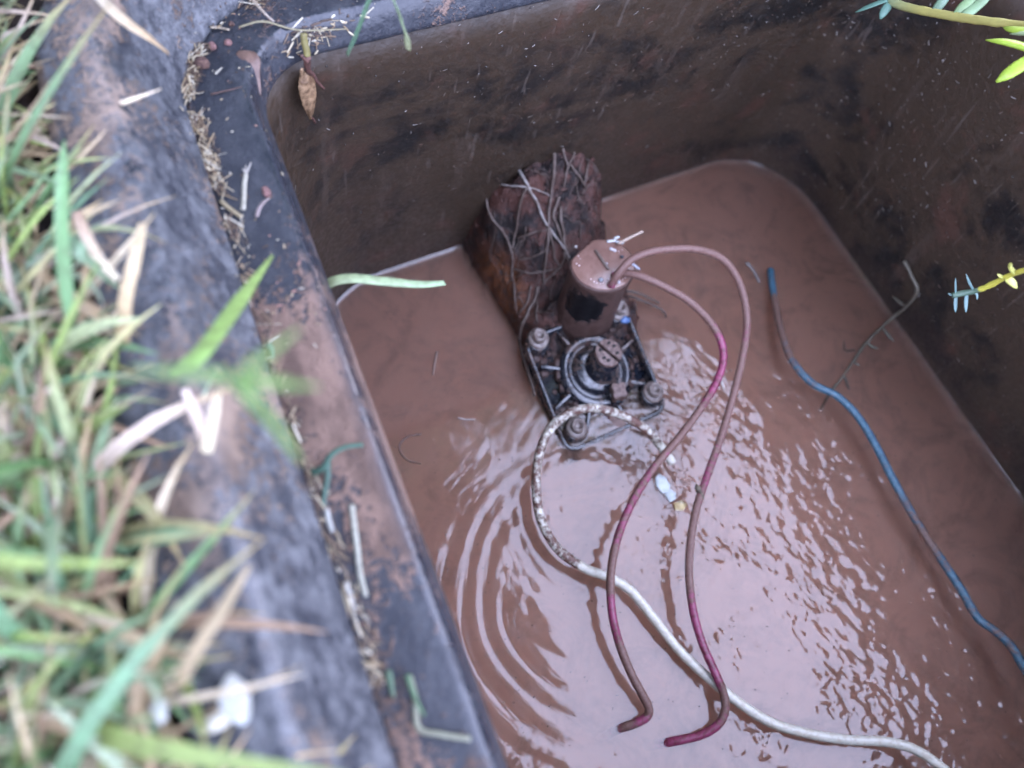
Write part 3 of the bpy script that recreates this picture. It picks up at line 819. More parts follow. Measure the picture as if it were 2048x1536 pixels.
parts = []
for k in range(70):
    p0 = np.array([rng.uniform(.146, .230), rng.uniform(.185, .272), 0]); a = rng.uniform(0, 6.3); L = rng.uniform(.006, .024); q = []
    for u in np.linspace(0, 1, 6):
        x, y = p0[0] + L * u * math.cos(a), p0[1] + L * u * math.sin(a); a += rng.normal(0, .25)
        h = MOUND_T.ray_cast(Vector((x, y, .3)), Vector((0, 0, -1)))[0]
        if h is None or h[2] < .001 or wall_y(x, h[2]) < y: break
        q.append((x, y, h[2] + .0006))
    if len(q) > 3:
        v_, f_, _ = tube_geo(smoothline(q, 2), np.linspace(.00042, .00012, 2 * len(q) - 1), 4); parts.append((v_, f_))
V, F = join(parts); kind(mk('rootlets', V, F, M_ROOT), 'stuff', 'hair-fine rootlets matted over the washed-in soil')
parts = []
for k in range(260):
    x, y = rng.uniform(.145, .232), rng.uniform(.165, .275)
    h = MOUND_T.ray_cast(Vector((x, y, .3)), Vector((0, 0, -1)))[0]
    if h is None or h[2] < .001: continue
    parts.append(blob((x, y, h[2]), rng.uniform(.0005, .0019), k, .5, 1))
V, F = join(parts); kind(mk('soil_crumbs', V, F, M_MUD), 'stuff', 'crumbs of wet red soil on the washed-in mound')

# ------------------------------------------------------------------ small things on and around the solenoid
def chip(name, label, cat, p0, p1, wd, ht, colr, group=None):
    V, F = box_geo(p0, p1, wd, ht)
    V = [tuple(np.array(v) + np.array([mnoise.noise(Vector(v) * 900), mnoise.noise(Vector(v) * 800), 0]) * wd * .25) for v in V]
    o = mk(name, V, F, M_BITS, col=np.tile(colr, (8, 1)))
    bevel(o, wd * .2, 1)
    return tag(o, label, cat, group)
zt = .0684
chip('wood_splinter', 'dark splinter lying across the muddy solenoid top', 'splinter', at(1190, 501, zt), at(1217, 540, zt), .0016, .0012, (.11, .08, .065))
chip('straw', 'tan straw poking out past the far edge of the solenoid', 'straw', at(1236, 488, zt + .0012), at(1285, 464, zt + .002), .0014, .0012, (.42, .33, .26))
for q, (a, b) in enumerate((((1213, 484), (1232, 482)), ((1231, 484), (1247, 487)), ((1228, 478), (1238, 474)))):
    chip('white_chip', 'white chip on the far edge of the solenoid top', 'chip', at(*a, zt + .0004 * q), at(*b, zt + .0004 * q), .0017, .0009, (.46, .47, .47), 'white chips on the solenoid')
chip('white_chip', 'grey chip on the solenoid top beside the splinter', 'chip', at(1219, 497, zt), at(1232, 503, zt), .0022, .0007, (.45, .42, .42))
chip('wire_end', 'grey splinter sticking out right of the solenoid under the red wires', 'splinter', at(1262, 527, zt), at(1279, 540, zt - .001), .0016, .001, (.40, .40, .46))
for lb_, px, py, rr, cl in (('largest grey stone near the front edge of the solenoid top', 1202, 560, .0017, (.22, .23, .25)), ('pale stone on the solenoid top right of the wire', 1237, 564, .0012, (.36, .34, .36)),
                            ('black stone on the solenoid top by the right edge', 1244, 513, .0013, (.05, .05, .06)), ('tiny pale stone touching the splinter on the solenoid top', 1213, 527, .0010, (.32, .30, .32)),
                            ('pale stone at the left edge of the solenoid top', 1152, 493, .0010, (.36, .34, .32))):
    c = at(px, py, zt + rr * .4)
    V, F = blob(c, rr, px, .3, 1, (1, 1, .6)); tag(mk('grit', V, F, M_BITS, col=np.tile(cl, (len(V), 1))), lb_, 'grit', 'grit on the solenoid top')
parts = []
for k in range(34):
    a = rng.uniform(0, 6.3); q = rng.uniform(.5, 1) ** .5 * .0165
    if rng.uniform() < .5: a = rng.uniform(3.6, 5.2)
    parts.append(blob((sc_[0] + q * math.cos(a), sc_[1] + q * math.sin(a) * .9, zt), rng.uniform(.00025, .0006), k, .2, 1, (1, 1, .5)))
V, F = join(parts)
kind(mk('pale_specks', V, F, M_BITS, col=np.tile((.66, .52, .50), (len(V), 1))), 'stuff', 'pale specks dotted over the muddy solenoid top')
tag(mk('blue_scrap', *blob(at(1250, 640, .019), .0030, 9, .4, 2, (1.2, .8, .7)), flat_mat('blue_scrap', (.05, .10, .22), (.10, .17, .32), .25, 300)), 'small blue plastic scrap on the far corner of the valve', 'scrap')
# white scraps and a yellow one on the outlet
M_SCRAP = flat_mat('white_scrap', (.50, .54, .53), (.38, .42, .41), .35, 200)
def scrap(name, label, outline, z, th, m):
    P = [at(x, y, z) for x, y in outline]; n = len(P)
    V = [tuple(p) for p in P] + [tuple(p + np.array([0, 0, th])) for p in P]
    F = [tuple(range(n - 1, -1, -1)), tuple(range(n, 2 * n))] + [(k, (k + 1) % n, n + (k + 1) % n, n + k) for k in range(n)]
    V = [tuple(np.array(v)) for v in V]
    ctr = np.mean(np.array(V), axis=0)
    if np.cross(P[1] - P[0], P[2] - P[1])[2] < 0: F = [f[::-1] for f in F]
    o = mk(name, V, F, m); bevel(o, .0004)
    return tag(o, label, 'scrap')
scrap('plastic_scrap', 'larger white scrap floating over the sunken outlet pipe', [(1309, 958), (1316, 948), (1330, 956), (1340, 972), (1336, 986), (1324, 988), (1312, 974)], -.0006, .0015, M_SCRAP)
scrap('plastic_scrap', 'smaller white scrap touching the larger one over the sunken outlet pipe', [(1328, 988), (1340, 978), (1352, 988), (1350, 1000), (1338, 1006)], -.0006, .0014, M_SCRAP)
scrap('yellow_scrap', 'dull yellow scrap below the white scraps in the water', [(1345, 1008), (1362, 1001), (1374, 1010), (1366, 1022), (1350, 1022)], -.0014, .0014, flat_mat('yellow_scrap', (.50, .40, .18), (.36, .26, .12), .5, 200))

# ------------------------------------------------------------------ things afloat
def straw_line(name, label, pts, r, colr, cat='straw', m=None, flat=.6, group=None, taper=.4, n=6):
    P = path(pts, n)
    V, F, s = tube_geo(P, r * (1 - taper * np.linspace(0, 1, len(P)) ** 2), 6, flat)
    o = mk(name, V, F, m or M_STRAW, col=np.tile(colr, (len(V), 1)))
    return tag(o, label, cat, group)
straw_line('straw', 'short pale straw against the left red wire by the ripples', [(1436, 742, .004), (1442, 760, .002), (1449, 779, .001)], .0009, (.62, .60, .55))
straw_line('straw', 'grey straw fragment floating between red and blue wires', [(1492, 525, .0006), (1506, 540, .0006), (1519, 565, .0004)], .0013, (.20, .18, .17))
straw_line('straw', 'tiny pale straw floating left of the valve', [(915, 836, .0006), (932, 839, .0008), (950, 839, .0006)], .0005, (.48, .42, .38))
straw_line('root', 'dark curled rootlet floating left of the white loop', [(842, 868, 0), (815, 874, 0), (799, 890, 0), (803, 908, 0), (818, 922, 0), (842, 928, -.0005)], .0006, (.11, .065, .05), 'root')
straw_line('straw', 'faint brown stalk floating in open water left of the valve', [(874, 704, .0003), (869, 728, .0006), (866, 750, .0004)], .0008, (.22, .15, .12))
# drowned sprig
def sprig(name, label, stem, r, leaves, col_s, col_l, m=None, lw=.0022, cat='sprig', group=None):
    P = path(stem, 6)
    t = thing(name, label, cat, P[0], group)
    V, F, s = tube_geo(P, r * (1 - .3 * np.linspace(0, 1, len(P))), 8)
    V = [tuple(np.array(v) + np.array([mnoise.noise(Vector(v) * 500), mnoise.noise(Vector(v) * 480), 0]) * r * .25) for v in V]
    mk('stem', V, F, m or M_SPRIG, t, col=np.tile(col_s, (len(V), 1)) if not callable(col_s) else np.array([col_s(q) for q in s]))
    for k, (pts, wd) in enumerate(leaves):
        Q = path(pts, 4); nq = len(Q)
        tt = np.linspace(0, 1, nq)
        prof_ = wd * (.55 + .45 * np.sin(math.pi * np.clip(tt * .9 + .12, 0, 1))) * np.where(tt > .8, 1 - (tt - .8) * 3.2, 1)
        V, F, s = tube_geo(Q, np.maximum(prof_, wd * .12), 8, .38)
        cl = col_l(k) if callable(col_l) else col_l
        mk('leaf', V, F, m or M_SPRIG, t, col=np.tile(cl, (len(V), 1)))
    return t
sprig('drowned_sprig', 'drowned grey-green sprig in the water between the blue wire and the right wall',
      [(1812, 520, None), (1826, 550, None), (1838, 580, None), (1820, 608, None), (1796, 628, None), (1768, 650, .0012), (1734, 684, .001), (1708, 720, .0006), (1686, 752, .0002), (1660, 786, -.001), (1640, 822, -.002)], .0012,
      [([(1818, 612, None), (1804, 604, None), (1788, 590, None)], .0016), ([(1765, 654, .001), (1775, 668, .001), (1788, 684, .0004)], .0012), ([(1735, 684, .001), (1745, 694, .001), (1757, 697, .0004)], .0013),
       ([(1706, 722, 0), (1714, 728, 0), (1720, 730, 0)], .0010), ([(1688, 750, 0), (1694, 768, -.001), (1698, 780, -.001)], .0012), ([(1710, 700, 0), (1690, 700, -.001), (1688, 680, -.001)], .0008)],
      (.13, .115, .085), (.14, .13, .10))

# ------------------------------------------------------------------ sprigs hanging in over the right rim
SUNLIT_GREEN, YG, SHADED_TEAL = (.30, .42, .05), (.42, .42, .08), (.10, .20, .15)  # teal for shaded leaves and bright green for sunlit ones, put into the colours
def shade_to_sun_stem(q): return np.array(SHADED_TEAL) * (1 - min(1, q * 3.2)) + np.array((.42, .38, .12)) * min(1, q * 3.2)
sprig('creeping_sprig', 'large green sprig hanging in at the top right corner, sunlight and shade in its colours',
      [(1752, -12, .186), (1785, 4, .190), (1822, 17, .195), (1870, 26, .203), (1925, 36, .212), (1985, 44, .222), (2050, 52, .232), (2140, 66, .250), (2240, 120, .246)], .0022,
      [([(1775, 0, .190), (1745, 10, .186), (1710, 25, .180)], .0016), ([(1782, 4, .190), (1770, 20, .187), (1761, 38, .184)], .0022), ([(1868, 24, .203), (1884, 4, .206), (1905, -20, .208)], .0022),
       ([(1912, 32, .210), (1932, 10, .214), (1975, -25, .220)], .0026), ([(1925, 34, .212), (1950, 15, .215), (1990, -18, .222)], .0024),
       ([(2072, 62, .236), (2035, 60, .232), (2008, 54, .228)], .0028), ([(2085, 70, .238), (2055, 66, .234), (2020, 68, .230)], .0030),
       ([(2110, 130, .244), (2060, 98, .240), (2010, 84, .236), (1972, 80, .232)], .0032), ([(2110, 100, .244), (2060, 120, .240), (2020, 145, .236), (1992, 164, .232)], .0028)],
      shade_to_sun_stem, lambda k: (SHADED_TEAL, SHADED_TEAL, (.14, .22, .14), (.20, .30, .14), (.20, .30, .16), SUNLIT_GREEN, (.34, .42, .22), SUNLIT_GREEN, SUNLIT_GREEN)[k])
sprig('creeping_sprig', 'thin sprig with needle leaves and sunlit yellow painted into its stem at the right edge',
      [(1904, 591, .190), (1930, 586, .192), (1958, 580, .196), (1985, 568, .202), (2015, 553, .210), (2050, 540, .220), (2120, 520, .238), (2330, 480, .248)], .0012,
      [([(1912, 590, .190), (1911, 575, .193), (1911, 556, .196)], .0009), ([(1912, 590, .190), (1911, 606, .188), (1911, 625, .186)], .0009), ([(1948, 582, .194), (1938, 564, .197), (1932, 548, .200)], .0009),
       ([(1934, 585, .192), (1932, 604, .190), (1932, 625, .188)], .0009), ([(1904, 591, .190), (1899, 588, .190), (1896, 586, .190)], .0006), ([(1948, 582, .194), (1954, 590, .193), (1954, 600, .192)], .0008),
       ([(2012, 556, .209), (2024, 564, .209), (2034, 576, .208)], .0020), ([(2008, 556, .208), (2000, 552, .209), (1995, 550, .210)], .0010), ([(2030, 545, .215), (2020, 535, .217), (2024, 528, .219)], .0016)],
      lambda q: np.array((.08, .13, .09)) if q < .3 else np.array((.48, .44, .07)), lambda k: (.12, .20, .19) if k < 6 else (.45, .45, .12))  # dark tip and yellow beyond it paint shade and sunlight into the sprig

# ------------------------------------------------------------------ debris on the box
def tri_scatter(n, pick, lmin, lmax, wmin, wmax, cols, name, label, lift=.0002, align=None, zr=.3):
    parts = []; cl = []
    for k in range(n):
        p, nrm, tan = pick()
        L = rng.uniform(lmin, lmax) ** 1.0; wdt = rng.uniform(wmin, wmax)
        if rng.uniform() < .6: L = lmin + (L - lmin) * .35
        a = rng.uniform(0, math.pi) if align is None else rng.normal(0, align)
        b = np.cross(nrm, tan); b /= np.linalg.norm(b) + 1e-9
        d = math.cos(a) * tan + math.sin(a) * b + nrm * rng.normal(0, .12) * zr
        c = p + nrm * (lift + wdt * .3)
        V, F, _ = tube_geo([c - d * L / 2, c + d * L * .1 + nrm * .0001, c + d * L / 2], [wdt * .42, wdt * .5, wdt * .3], 5, .6, up=nrm)
        parts.append((V, F)); cl += [np.array(cols[rng.integers(len(cols))]) * rng.uniform(.75, 1.2)] * len(V)
    V, F = join(parts)
    return kind(mk(name, V, F, M_BITS, col=np.array(cl), smooth=False), 'stuff', label)
STR = [(.30, .24, .15), (.36, .31, .21), (.22, .16, .09), (.40, .37, .29), (.14, .095, .06), (.07, .045, .032), (.045, .028, .02), (.06, .038, .027)]
def pick_groove():
    o = rng.normal(.0176, .0013); z0 = .2186
    u = rng.uniform()
    px = None
    if u < .52:    # the far left corner, piled deepest
        q = rng.uniform(); P = oloop(o + abs(rng.normal(0, .0012)), z0)
        k = int((12 + 1 + 39) + 1 + q * 12); k = min(k, len(P) - 1)
        p = P[k - 1] + (P[k] - P[k - 1]) * rng.uniform(); tan = P[k] - P[k - 1]
    elif u < .90:  # along the left side
        y = .215 - .20 * rng.uniform() ** 1.7
        p = np.array([BX0 - o - .0030 * np.clip((.20 - y) / .20, 0, 1.6), shear(0, y), z0]); tan = np.array([0, 1., 0])
    else:
        x = rng.uniform(.03, .12); p = np.array([x, BY1 + o + .055 * (x - .04), z0]); tan = np.array([1., .05, 0])
    tan = tan / np.linalg.norm(tan)
    if mnoise.noise(Vector(p) * 95) < rng.uniform(-.25, .25): return pick_groove()
    p = p + np.array([0, 0, rng.uniform(0, .0014) if u < .52 else rng.uniform(0, .0006)])
    return p, np.array([0, 0, 1.]), tan
tri_scatter(1500, pick_groove, .0003, .0085, .00015, .00065, STR, 'straw_debris', 'dry straw crumbs packed along the groove of the box rim', align=.55)
def pick_ledge():
    for _ in range(50):
        px = rng.uniform(360, 760); py = rng.uniform(-20, 700)
        h, nrm = hit(px, py)
        if .2165 < h[2] < .222: 
            return h, nrm, _n(np.cross(nrm, rng.normal(size=3)))
    return h, nrm, _n(np.cross(nrm, rng.normal(size=3)))
tri_scatter(170, pick_ledge, .0003, .0022, .0002, .0006, STR + [(.30, .16, .12)], 'ledge_crumbs', 'fine crumbs of straw and soil on the ledge of the box')
def pick_far_lip():
    px = rng.normal(632, 34); py = 70 - (px - 632) * .36 + rng.normal(0, 13)
    h, nrm = hit(px, py); return h, nrm, _n(np.cross(nrm, [0, .1, 1]))
tri_scatter(90, pick_far_lip, .001, .006, .0003, .0009, STR, 'lip_debris', 'tangle of dry straw on the far lip of the box', align=.7)
def pick_wall():
    while True:
        if rng.uniform() < .5:
            px, py = rng.uniform(540, 1900), rng.uniform(0, 480)
        else:
            px, py = rng.uniform(1450, 2048), rng.uniform(0, 1000)
        if rng.uniform() > .35 + .65 * (px - 540) / 1500: continue
        h, nrm = hit(px, py)
        if .004 < h[2] < .205: return h, nrm, _n(np.cross(nrm, rng.normal(size=3)))
tri_scatter(680, pick_wall, .0003, .0032, .00022, .0006, [(.17, .15, .13), (.11, .085, .065), (.26, .24, .22), (.10, .065, .05)], 'wall_flecks', 'pale flecks of grass and grit stuck to the muddy walls', lift=0, zr=.1)
def pick_water():
    while True:
        px, py = rng.uniform(680, 2040), rng.uniform(420, 1500)
        p = at(px, py, .0004)
        if .03 < p[0] < .39 and p[1] < .25 and not (.138 < p[0] < .222 and p[1] > .11): return p, np.array([0, 0, 1.]), _n([rng.normal(), rng.normal(), 0])
tri_scatter(330, pick_water, .0003, .0018, .0002, .0006, [(.16, .12, .10), (.04, .022, .017), (.06, .035, .026), (.20, .16, .14), (.03, .018, .013)], 'floating_specks', 'tiny specks floating on the muddy water', lift=-.0001, zr=0)
# spray from the leaking valve: drops hanging on the wall and solenoid
t = NT('clear_drop'); M_DROP = t.done((.05, .045, .04), .02, ior=1.33)
parts = []
for k in range(90):
    p, nrm, _ = pick_wall()
    parts.append(blob(p + nrm * .0001, rng.uniform(.00025, .0006), k, .1, 1))
V, F = join(parts); kind(mk('water_drops', V, F, M_DROP), 'stuff', 'small bright water drops on the dark walls')

# individual pieces on the ledge
def onb(px, py, lift=0.0): return hit(px, py, None, lift)[0]
M_PEB = flat_mat('red_crumb', (.115, .064, .048), (.060, .032, .025), .9, 900, .0015)
M_PEB2 = flat_mat('pink_crumb', (.20, .105, .094), (.13, .068, .060), .85, 900, .0012)
for lb, px, py, r, m, sq in (('largest brown soil crumb on the ledge in the far left corner', 405, 131, .0026, M_PEB, (1, 1, .8)), ('oval pink crumb on the ledge nearest the groove', 426, 95, .0016, M_PEB2, (.8, 1.2, .7)),
                             ('round pink crumb near the middle of the ledge corner', 457, 88, .0014, M_PEB2, (1, 1, .8)), ('small grey crumb at the far end of the ledge corner', 463, 50, .0011, M_PEB, (1, 1, .7)),
                             ('reddish soil lump on the lip halfway along the left side', 534, 386, .0017, M_PEB2, (.8, 1.3, .6))):
    p = onb(px, py, r * .35)
    tag(mk('soil_crumb', *blob(p, r, px * .13, .38, 2, sq), m), lb, 'crumb', 'soil crumbs on the ledge')
def stick(name, label, pix, r, colr, lift=.0006, cat='straw', flat=.5, taper=.5, group='straws lying on the box rim'):
    colr = tuple(v * .44 for v in colr); r = r * .62
    P = smoothline([onb(x, y, lift + e) for x, y, e in pix], 5)
    V, F, s = tube_geo(P, r * (1 - taper * np.linspace(0, 1, len(P)) ** 2), 6, flat)
    return tag(mk(name, V, F, M_STRAW, col=np.tile(colr, (len(V), 1))), label, cat, group)
s_ = stick('straw', 'pale straw with a frayed end standing along the left ledge', [(487, 422, 0), (489, 395, 0), (490, 370, 0), (493, 352, .0003)], .0014, (.66, .63, .50), taper=.1)
for e in ((488, 343), (494, 336), (505, 330)):
    stick('straw_fibre', 'frayed fibre at the end of the pale straw on the ledge', [(493, 353, .0003), (e[0] * .5 + 247, e[1] * .5 + 176, .0006), (e[0], e[1], .0008)], .0006, (.62, .58, .50), group='frayed fibres of the pale straw')
stick('straw', 'yellowish straw lying from the groove onto the left ledge', [(440, 406, .0006), (462, 421, .0004), (485, 437, 0)], .0013, (.52, .43, .26), taper=.05)
stick('husk', 'curled grey husk on the lip beside the pale straw', [(514, 436, 0), (521, 422, .0008), (530, 410, .0008), (540, 398, 0)], .0011, (.45, .36, .34), cat='husk')
stick('twig', 'thin reddish twig across the ledge near the corner', [(423, 192, .0002), (452, 186, .0003), (484, 177, .0002)], .0006, (.22, .12, .10), cat='twig')
stick('straw', 'tan straw lying flat in the corner of the ledge', [(418, 56, .0004), (438, 60, .0006), (460, 64, .0003)], .0012, (.62, .52, .38), taper=.1)
stick('straw', 'long thin straw spanning from the ledge across the far lip', [(480, 61, .0008), (530, 52, .0012), (590, 57, .0016), (690, 54, .0016)], .0009, (.45, .40, .24))
stick('straw', 'short white straw in the middle of the ledge corner', [(432, 152, .0003), (446, 139, .0003)], .0009, (.66, .62, .50))
stick('straw', 'long pale straw on the lower left ledge with a dark joint', [(705, 1012, .0005), (711, 1060, .0006), (716, 1100, .0006), (722, 1150, .0006), (733, 1194, .0003)], .0013, (.62, .62, .50), taper=.15)
stick('straw', 'pale straw in the groove left of the jointed straw', [(694, 1166, .0006), (704, 1196, .0006), (714, 1226, .0003)], .0014, (.66, .66, .60), taper=.2)
stick('straw', 'white straw tucked into the groove above the jointed straw', [(655, 1020, .0006), (661, 1045, .0006), (667, 1066, .0003)], .0012, (.66, .68, .62), taper=.2)
stick('straw', 'bent straw reaching the lip at the bottom of the left ledge', [(820, 1352, .0006), (832, 1400, .0006), (838, 1456, .0006), (880, 1468, .0008), (942, 1478, .0006)], .0012, (.40, .42, .30), taper=.1)
stick('grass_clipping', 'green forked grass clipping on the lower left ledge', [(816, 1350, .001), (824, 1375, .0012), (838, 1410, .0008), (850, 1432, .0004)], .0011, (.12, .24, .12), cat='grass blade')
stick('grass_clipping', 'small green clipping beside the forked clipping on the ledge', [(778, 1342, .001), (784, 1372, .001), (788, 1395, .0004)], .0014, (.12, .22, .13), cat='grass blade')
stick('grass_clipping', 'teal grass clipping bent over the groove on the left side', [(622, 950, .001), (650, 942, .002), (668, 918, .003), (694, 900, .002), (728, 892, .0006)], .0017, (.07, .19, .13), cat='grass blade', taper=.3)
stick('grass_clipping', 'teal grass stalk running down from the bent clipping', [(660, 930, .002), (658, 965, .0016), (651, 1000, .001), (644, 1020, .0006)], .0013, (.08, .19, .14), cat='grass blade')
stick('grass_clipping', 'small pale green clipping on the ridge of the ledge', [(540, 692, .001), (543, 706, .001), (546, 722, .0004)], .0015, (.30, .46, .34), cat='grass blade')
# the mud run in the corner
P = smoothline([onb(x, y, 0) for x, y in ((474, 106), (490, 112), (503, 122), (508, 135), (512, 150), (516, 168), (520, 190))], 5)
V, F, s = tube_geo(P, np.interp(np.linspace(0, 1, len(P)), [0, .25, .45, .6, .8, 1], [.0012, .0034, .0026, .0016, .0010, .0004]), 12, .16, up=(0, -.3, 1))
tag(mk('mud_run', V, F, flat_mat('pale_mud', (.130, .080, .060), (.085, .050, .038), .45, 260, .0006)), 'smear of pale mud running off the ledge in the far left corner', 'mud')

# ------------------------------------------------------------------ dead leaf hanging on a twig
M_LEAF = flat_mat('dead_leaf', (.26, .165, .09), (.10, .055, .028), .5, 330, .0015, (.38, .66))
lz = lambda x, y: hit(x, y, None, .004)[0]
A0, A1, A2 = lz(596, 62), lz(600, 95), lz(601, 108)
leaf = thing('dead_leaf', 'dry brown serrated leaf hanging from a twig on the far wall', 'leaf', A0)
rowN, colN = 22, 9
V = []
for i in range(rowN):
    t_ = i / (rowN - 1)
    cx_ = 597 + 8 * t_; cy_ = 127 + 98 * t_
    wl_ = 20 * math.sin(math.pi * min(1, .16 + t_ * .86)) ** .75 + (1.4 if i % 2 else 0)
    wr_ = 16 * math.sin(math.pi * min(1, .20 + t_ * .82)) ** .8 + (1.0 if i % 2 else 0)
    for j in range(colN):
        q = j / (colN - 1) * 2 - 1
        x = cx_ + (q * wl_ if q < 0 else q * wr_)
        fold = .0025 * (1 - abs(q)) * math.sin(math.pi * t_) + .0008 * math.sin(9 * t_ + 4 * q)
        h = hit(x, cy_, None, .0045)[0]
        n2 = -ray(x, cy_)
        V.append(tuple(h + n2 * fold))
F = [(i * colN + j, i * colN + j + 1, (i + 1) * colN + j + 1, (i + 1) * colN + j) for i in range(rowN - 1) for j in range(colN - 1)]
lb = mk('leaf_blade', V, F, M_LEAF, leaf)
sd_ = lb.modifiers.new('thick', 'SOLIDIFY'); sd_.thickness = .0004
tube('leaf_stalk', smoothline([lz(597, 60), lz(599, 78), lz(601, 96), lz(602, 106)], 5), .0013, flat_mat('stalk', (.15, .13, .045), (.09, .075, .03), .5), leaf)
TW = flat_mat('dark_twig', (.10, .045, .035), (.05, .025, .02), .6, 500)
tube('twig', smoothline([lz(602, 106), lz(604, 120), lz(612, 136), lz(624, 150), lz(637, 163)], 5), np.linspace(.0014, .0005, 21), TW, leaf)
tube('twig', smoothline([lz(603, 116), lz(597, 112), lz(590, 104)], 4), .0007, TW, leaf)
tube('twig', smoothline([lz(605, 222), lz(611, 226), lz(616, 234)], 4), .0006, TW, leaf)

# ------------------------------------------------------------------ grass
def blades(n, pick, lr, wr, cols, tilt, seed, droop=(.2, 1.1), fold=.25):
    r_ = np.random.default_rng(seed)
    B = pick(n, r_); az = r_.uniform(0, 2 * np.pi, n)
    L = r_.uniform(*lr, n); W = r_.uniform(*wr, n)
    th0 = r_.uniform(*tilt, n); dr = r_.uniform(*droop, n); tw = r_.normal(0, .5, n)
    K = 7
    P = np.zeros((n, K, 3)); P[:, 0] = B
    side = np.stack([-np.sin(az), np.cos(az), np.zeros(n)], 1)
    dirs = []
    for k in range(K):
        th = th0 + dr * (k / (K - 1)) ** 1.3
        a2 = az + tw * k / (K - 1)
        dirs.append(np.stack([np.sin(th) * np.cos(a2), np.sin(th) * np.sin(a2), np.cos(th)], 1))
    for k in range(1, K): P[:, k] = P[:, k - 1] + dirs[k - 1] * (L / (K - 1))[:, None]
    wp = np.array([.75, .95, 1, .95, .82, .55, .08])
    V = np.zeros((n, K, 3, 3))
    for k in range(K):
        up = np.cross(dirs[k], side); s = side * (W * .5 * wp[k])[:, None]
        V[:, k, 0] = P[:, k] - s; V[:, k, 2] = P[:, k] + s
        V[:, k, 1] = P[:, k] + up * (W * wp[k] * fold)[:, None] * -1
    V = V.reshape(-1, 3)
    f = []
    for k in range(K - 1):
        for j in range(2): f.append((k * 3 + j, k * 3 + j + 1, (k + 1) * 3 + j + 1, (k + 1) * 3 + j))
    f = np.array(f); F = (f[None] + (np.arange(n) * K * 3)[:, None, None]).reshape(-1, 4)
    ci = r_.integers(0, len(cols), n); c0 = np.array(cols)[ci] * r_.uniform(.75, 1.25, (n, 1))
    dry = np.array((.30, .22, .10)); tipdry = (r_.uniform(0, 1, n) < .5)
    C = np.repeat(c0[:, None], K, 1)
    for k in range(K):
        m = np.where(tipdry, np.clip((k - 4) / 2, 0, 1), 0)[:, None]
        C[:, k] = C[:, k] * (1 - m) + dry * m
        if k == 0: C[:, k] = C[:, k] * .4 + np.array((.36, .30, .20)) * .6
    C = np.repeat(C[:, :, None], 3, 2).reshape(-1, 3)
    return V, F, C
def gz(x, y): return .236
def pick_left(n, r_):
    x = -.046 - r_.gamma(1.4, .018, n); y = r_.uniform(-.06, .33, n)
    near = np.clip((.14 - y) / .12, 0, 1)                       # the turf creeps closest to the rim at the near end
    x = x + near * r_.uniform(0, .009, n)
    return np.stack([x, y, np.full(n, .240)], 1)
def pick_round(n, r_):
    out = []
    while len(out) < n:
        x, y = r_.uniform(-1.6, 2.0), r_.uniform(-1.6, 2.0)
        ox = max(BX0 - x, x - BX1, BY0 - y, y - BY1 - .055 * (x - .04))
        if ox < .066: continue
        if r_.uniform() > math.exp(-(ox - .06) / .28): continue
        out.append((x, y, .238))
    return np.array(out)
GR = [(0.13, 0.245, 0.096), (0.182, 0.298, 0.134), (0.13, 0.238, 0.128), (0.259, 0.343, 0.096), (0.214, 0.305, 0.167), (0.305, 0.35, 0.141), (0.366, 0.417, 0.217), (0.305, 0.372, 0.244), (0.428, 0.401, 0.192)]
DR = [(0.463, 0.366, 0.223), (0.552, 0.463, 0.321), (0.356, 0.259, 0.152), (0.463, 0.375, 0.294), (0.285, 0.187, 0.116)]
def merge(name, label, lots, m):
    V = []; F = []; C = []; b = 0
    for v, f, c in lots:
        V.append(v); F.append(f + b); C.append(c); b += len(v)
    return kind(mk(name, np.vstack(V), np.vstack(F).tolist(), m, col=np.vstack(C)), 'stuff', label)
def pick_far(n, r_):  # added unseen tall blades, there to block sky from the water's reflection
    x = r_.uniform(-.02, .49, n); y = .345 + .055 * (x - .04) + r_.gamma(1.4, .025, n)
    return np.stack([x, y, np.full(n, .238)], 1)
def pick_right(n, r_):  # added unseen blades behind the right rim, also cutting off reflected sky
    x = .447 + r_.gamma(1.3, .018, n); y = r_.uniform(.200, .262, n)
    return np.stack([x, y, np.full(n, .238)], 1)
merge('grass', 'short creeping lawn grass growing up to the box rim, with added tall blades that block sky',
      [blades(1500, pick_left, (.016, .048), (.0012, .0027), GR, (.3, 1.3), 11, (.1, 1.3), .4), blades(2000, pick_far, (.16, .40), (.004, .009), GR, (.0, .22), 13, (.05, .55)), blades(130, pick_right, (.06, .13), (.003, .006), GR, (.0, .3), 14, (.1, .6)), blades(7000, pick_round, (.03, .09), (.0025, .0050), GR, (.1, 1.0), 12)], M_GRASS)
def pick_left_low(n, r_):
    B = pick_left(n, r_); B[:, 2] = .240 + r_.uniform(0, .007, n); return B
merge('dry_grass', 'straw coloured dead grass thatch under the green blades',
      [blades(1100, pick_left_low, (.012, .048), (.0010, .0028), DR, (.8, 1.6), 21, (-.2, .8), .4), blades(3000, pick_round, (.02, .07), (.002, .004), DR, (.6, 1.5), 22)], M_STRAW)

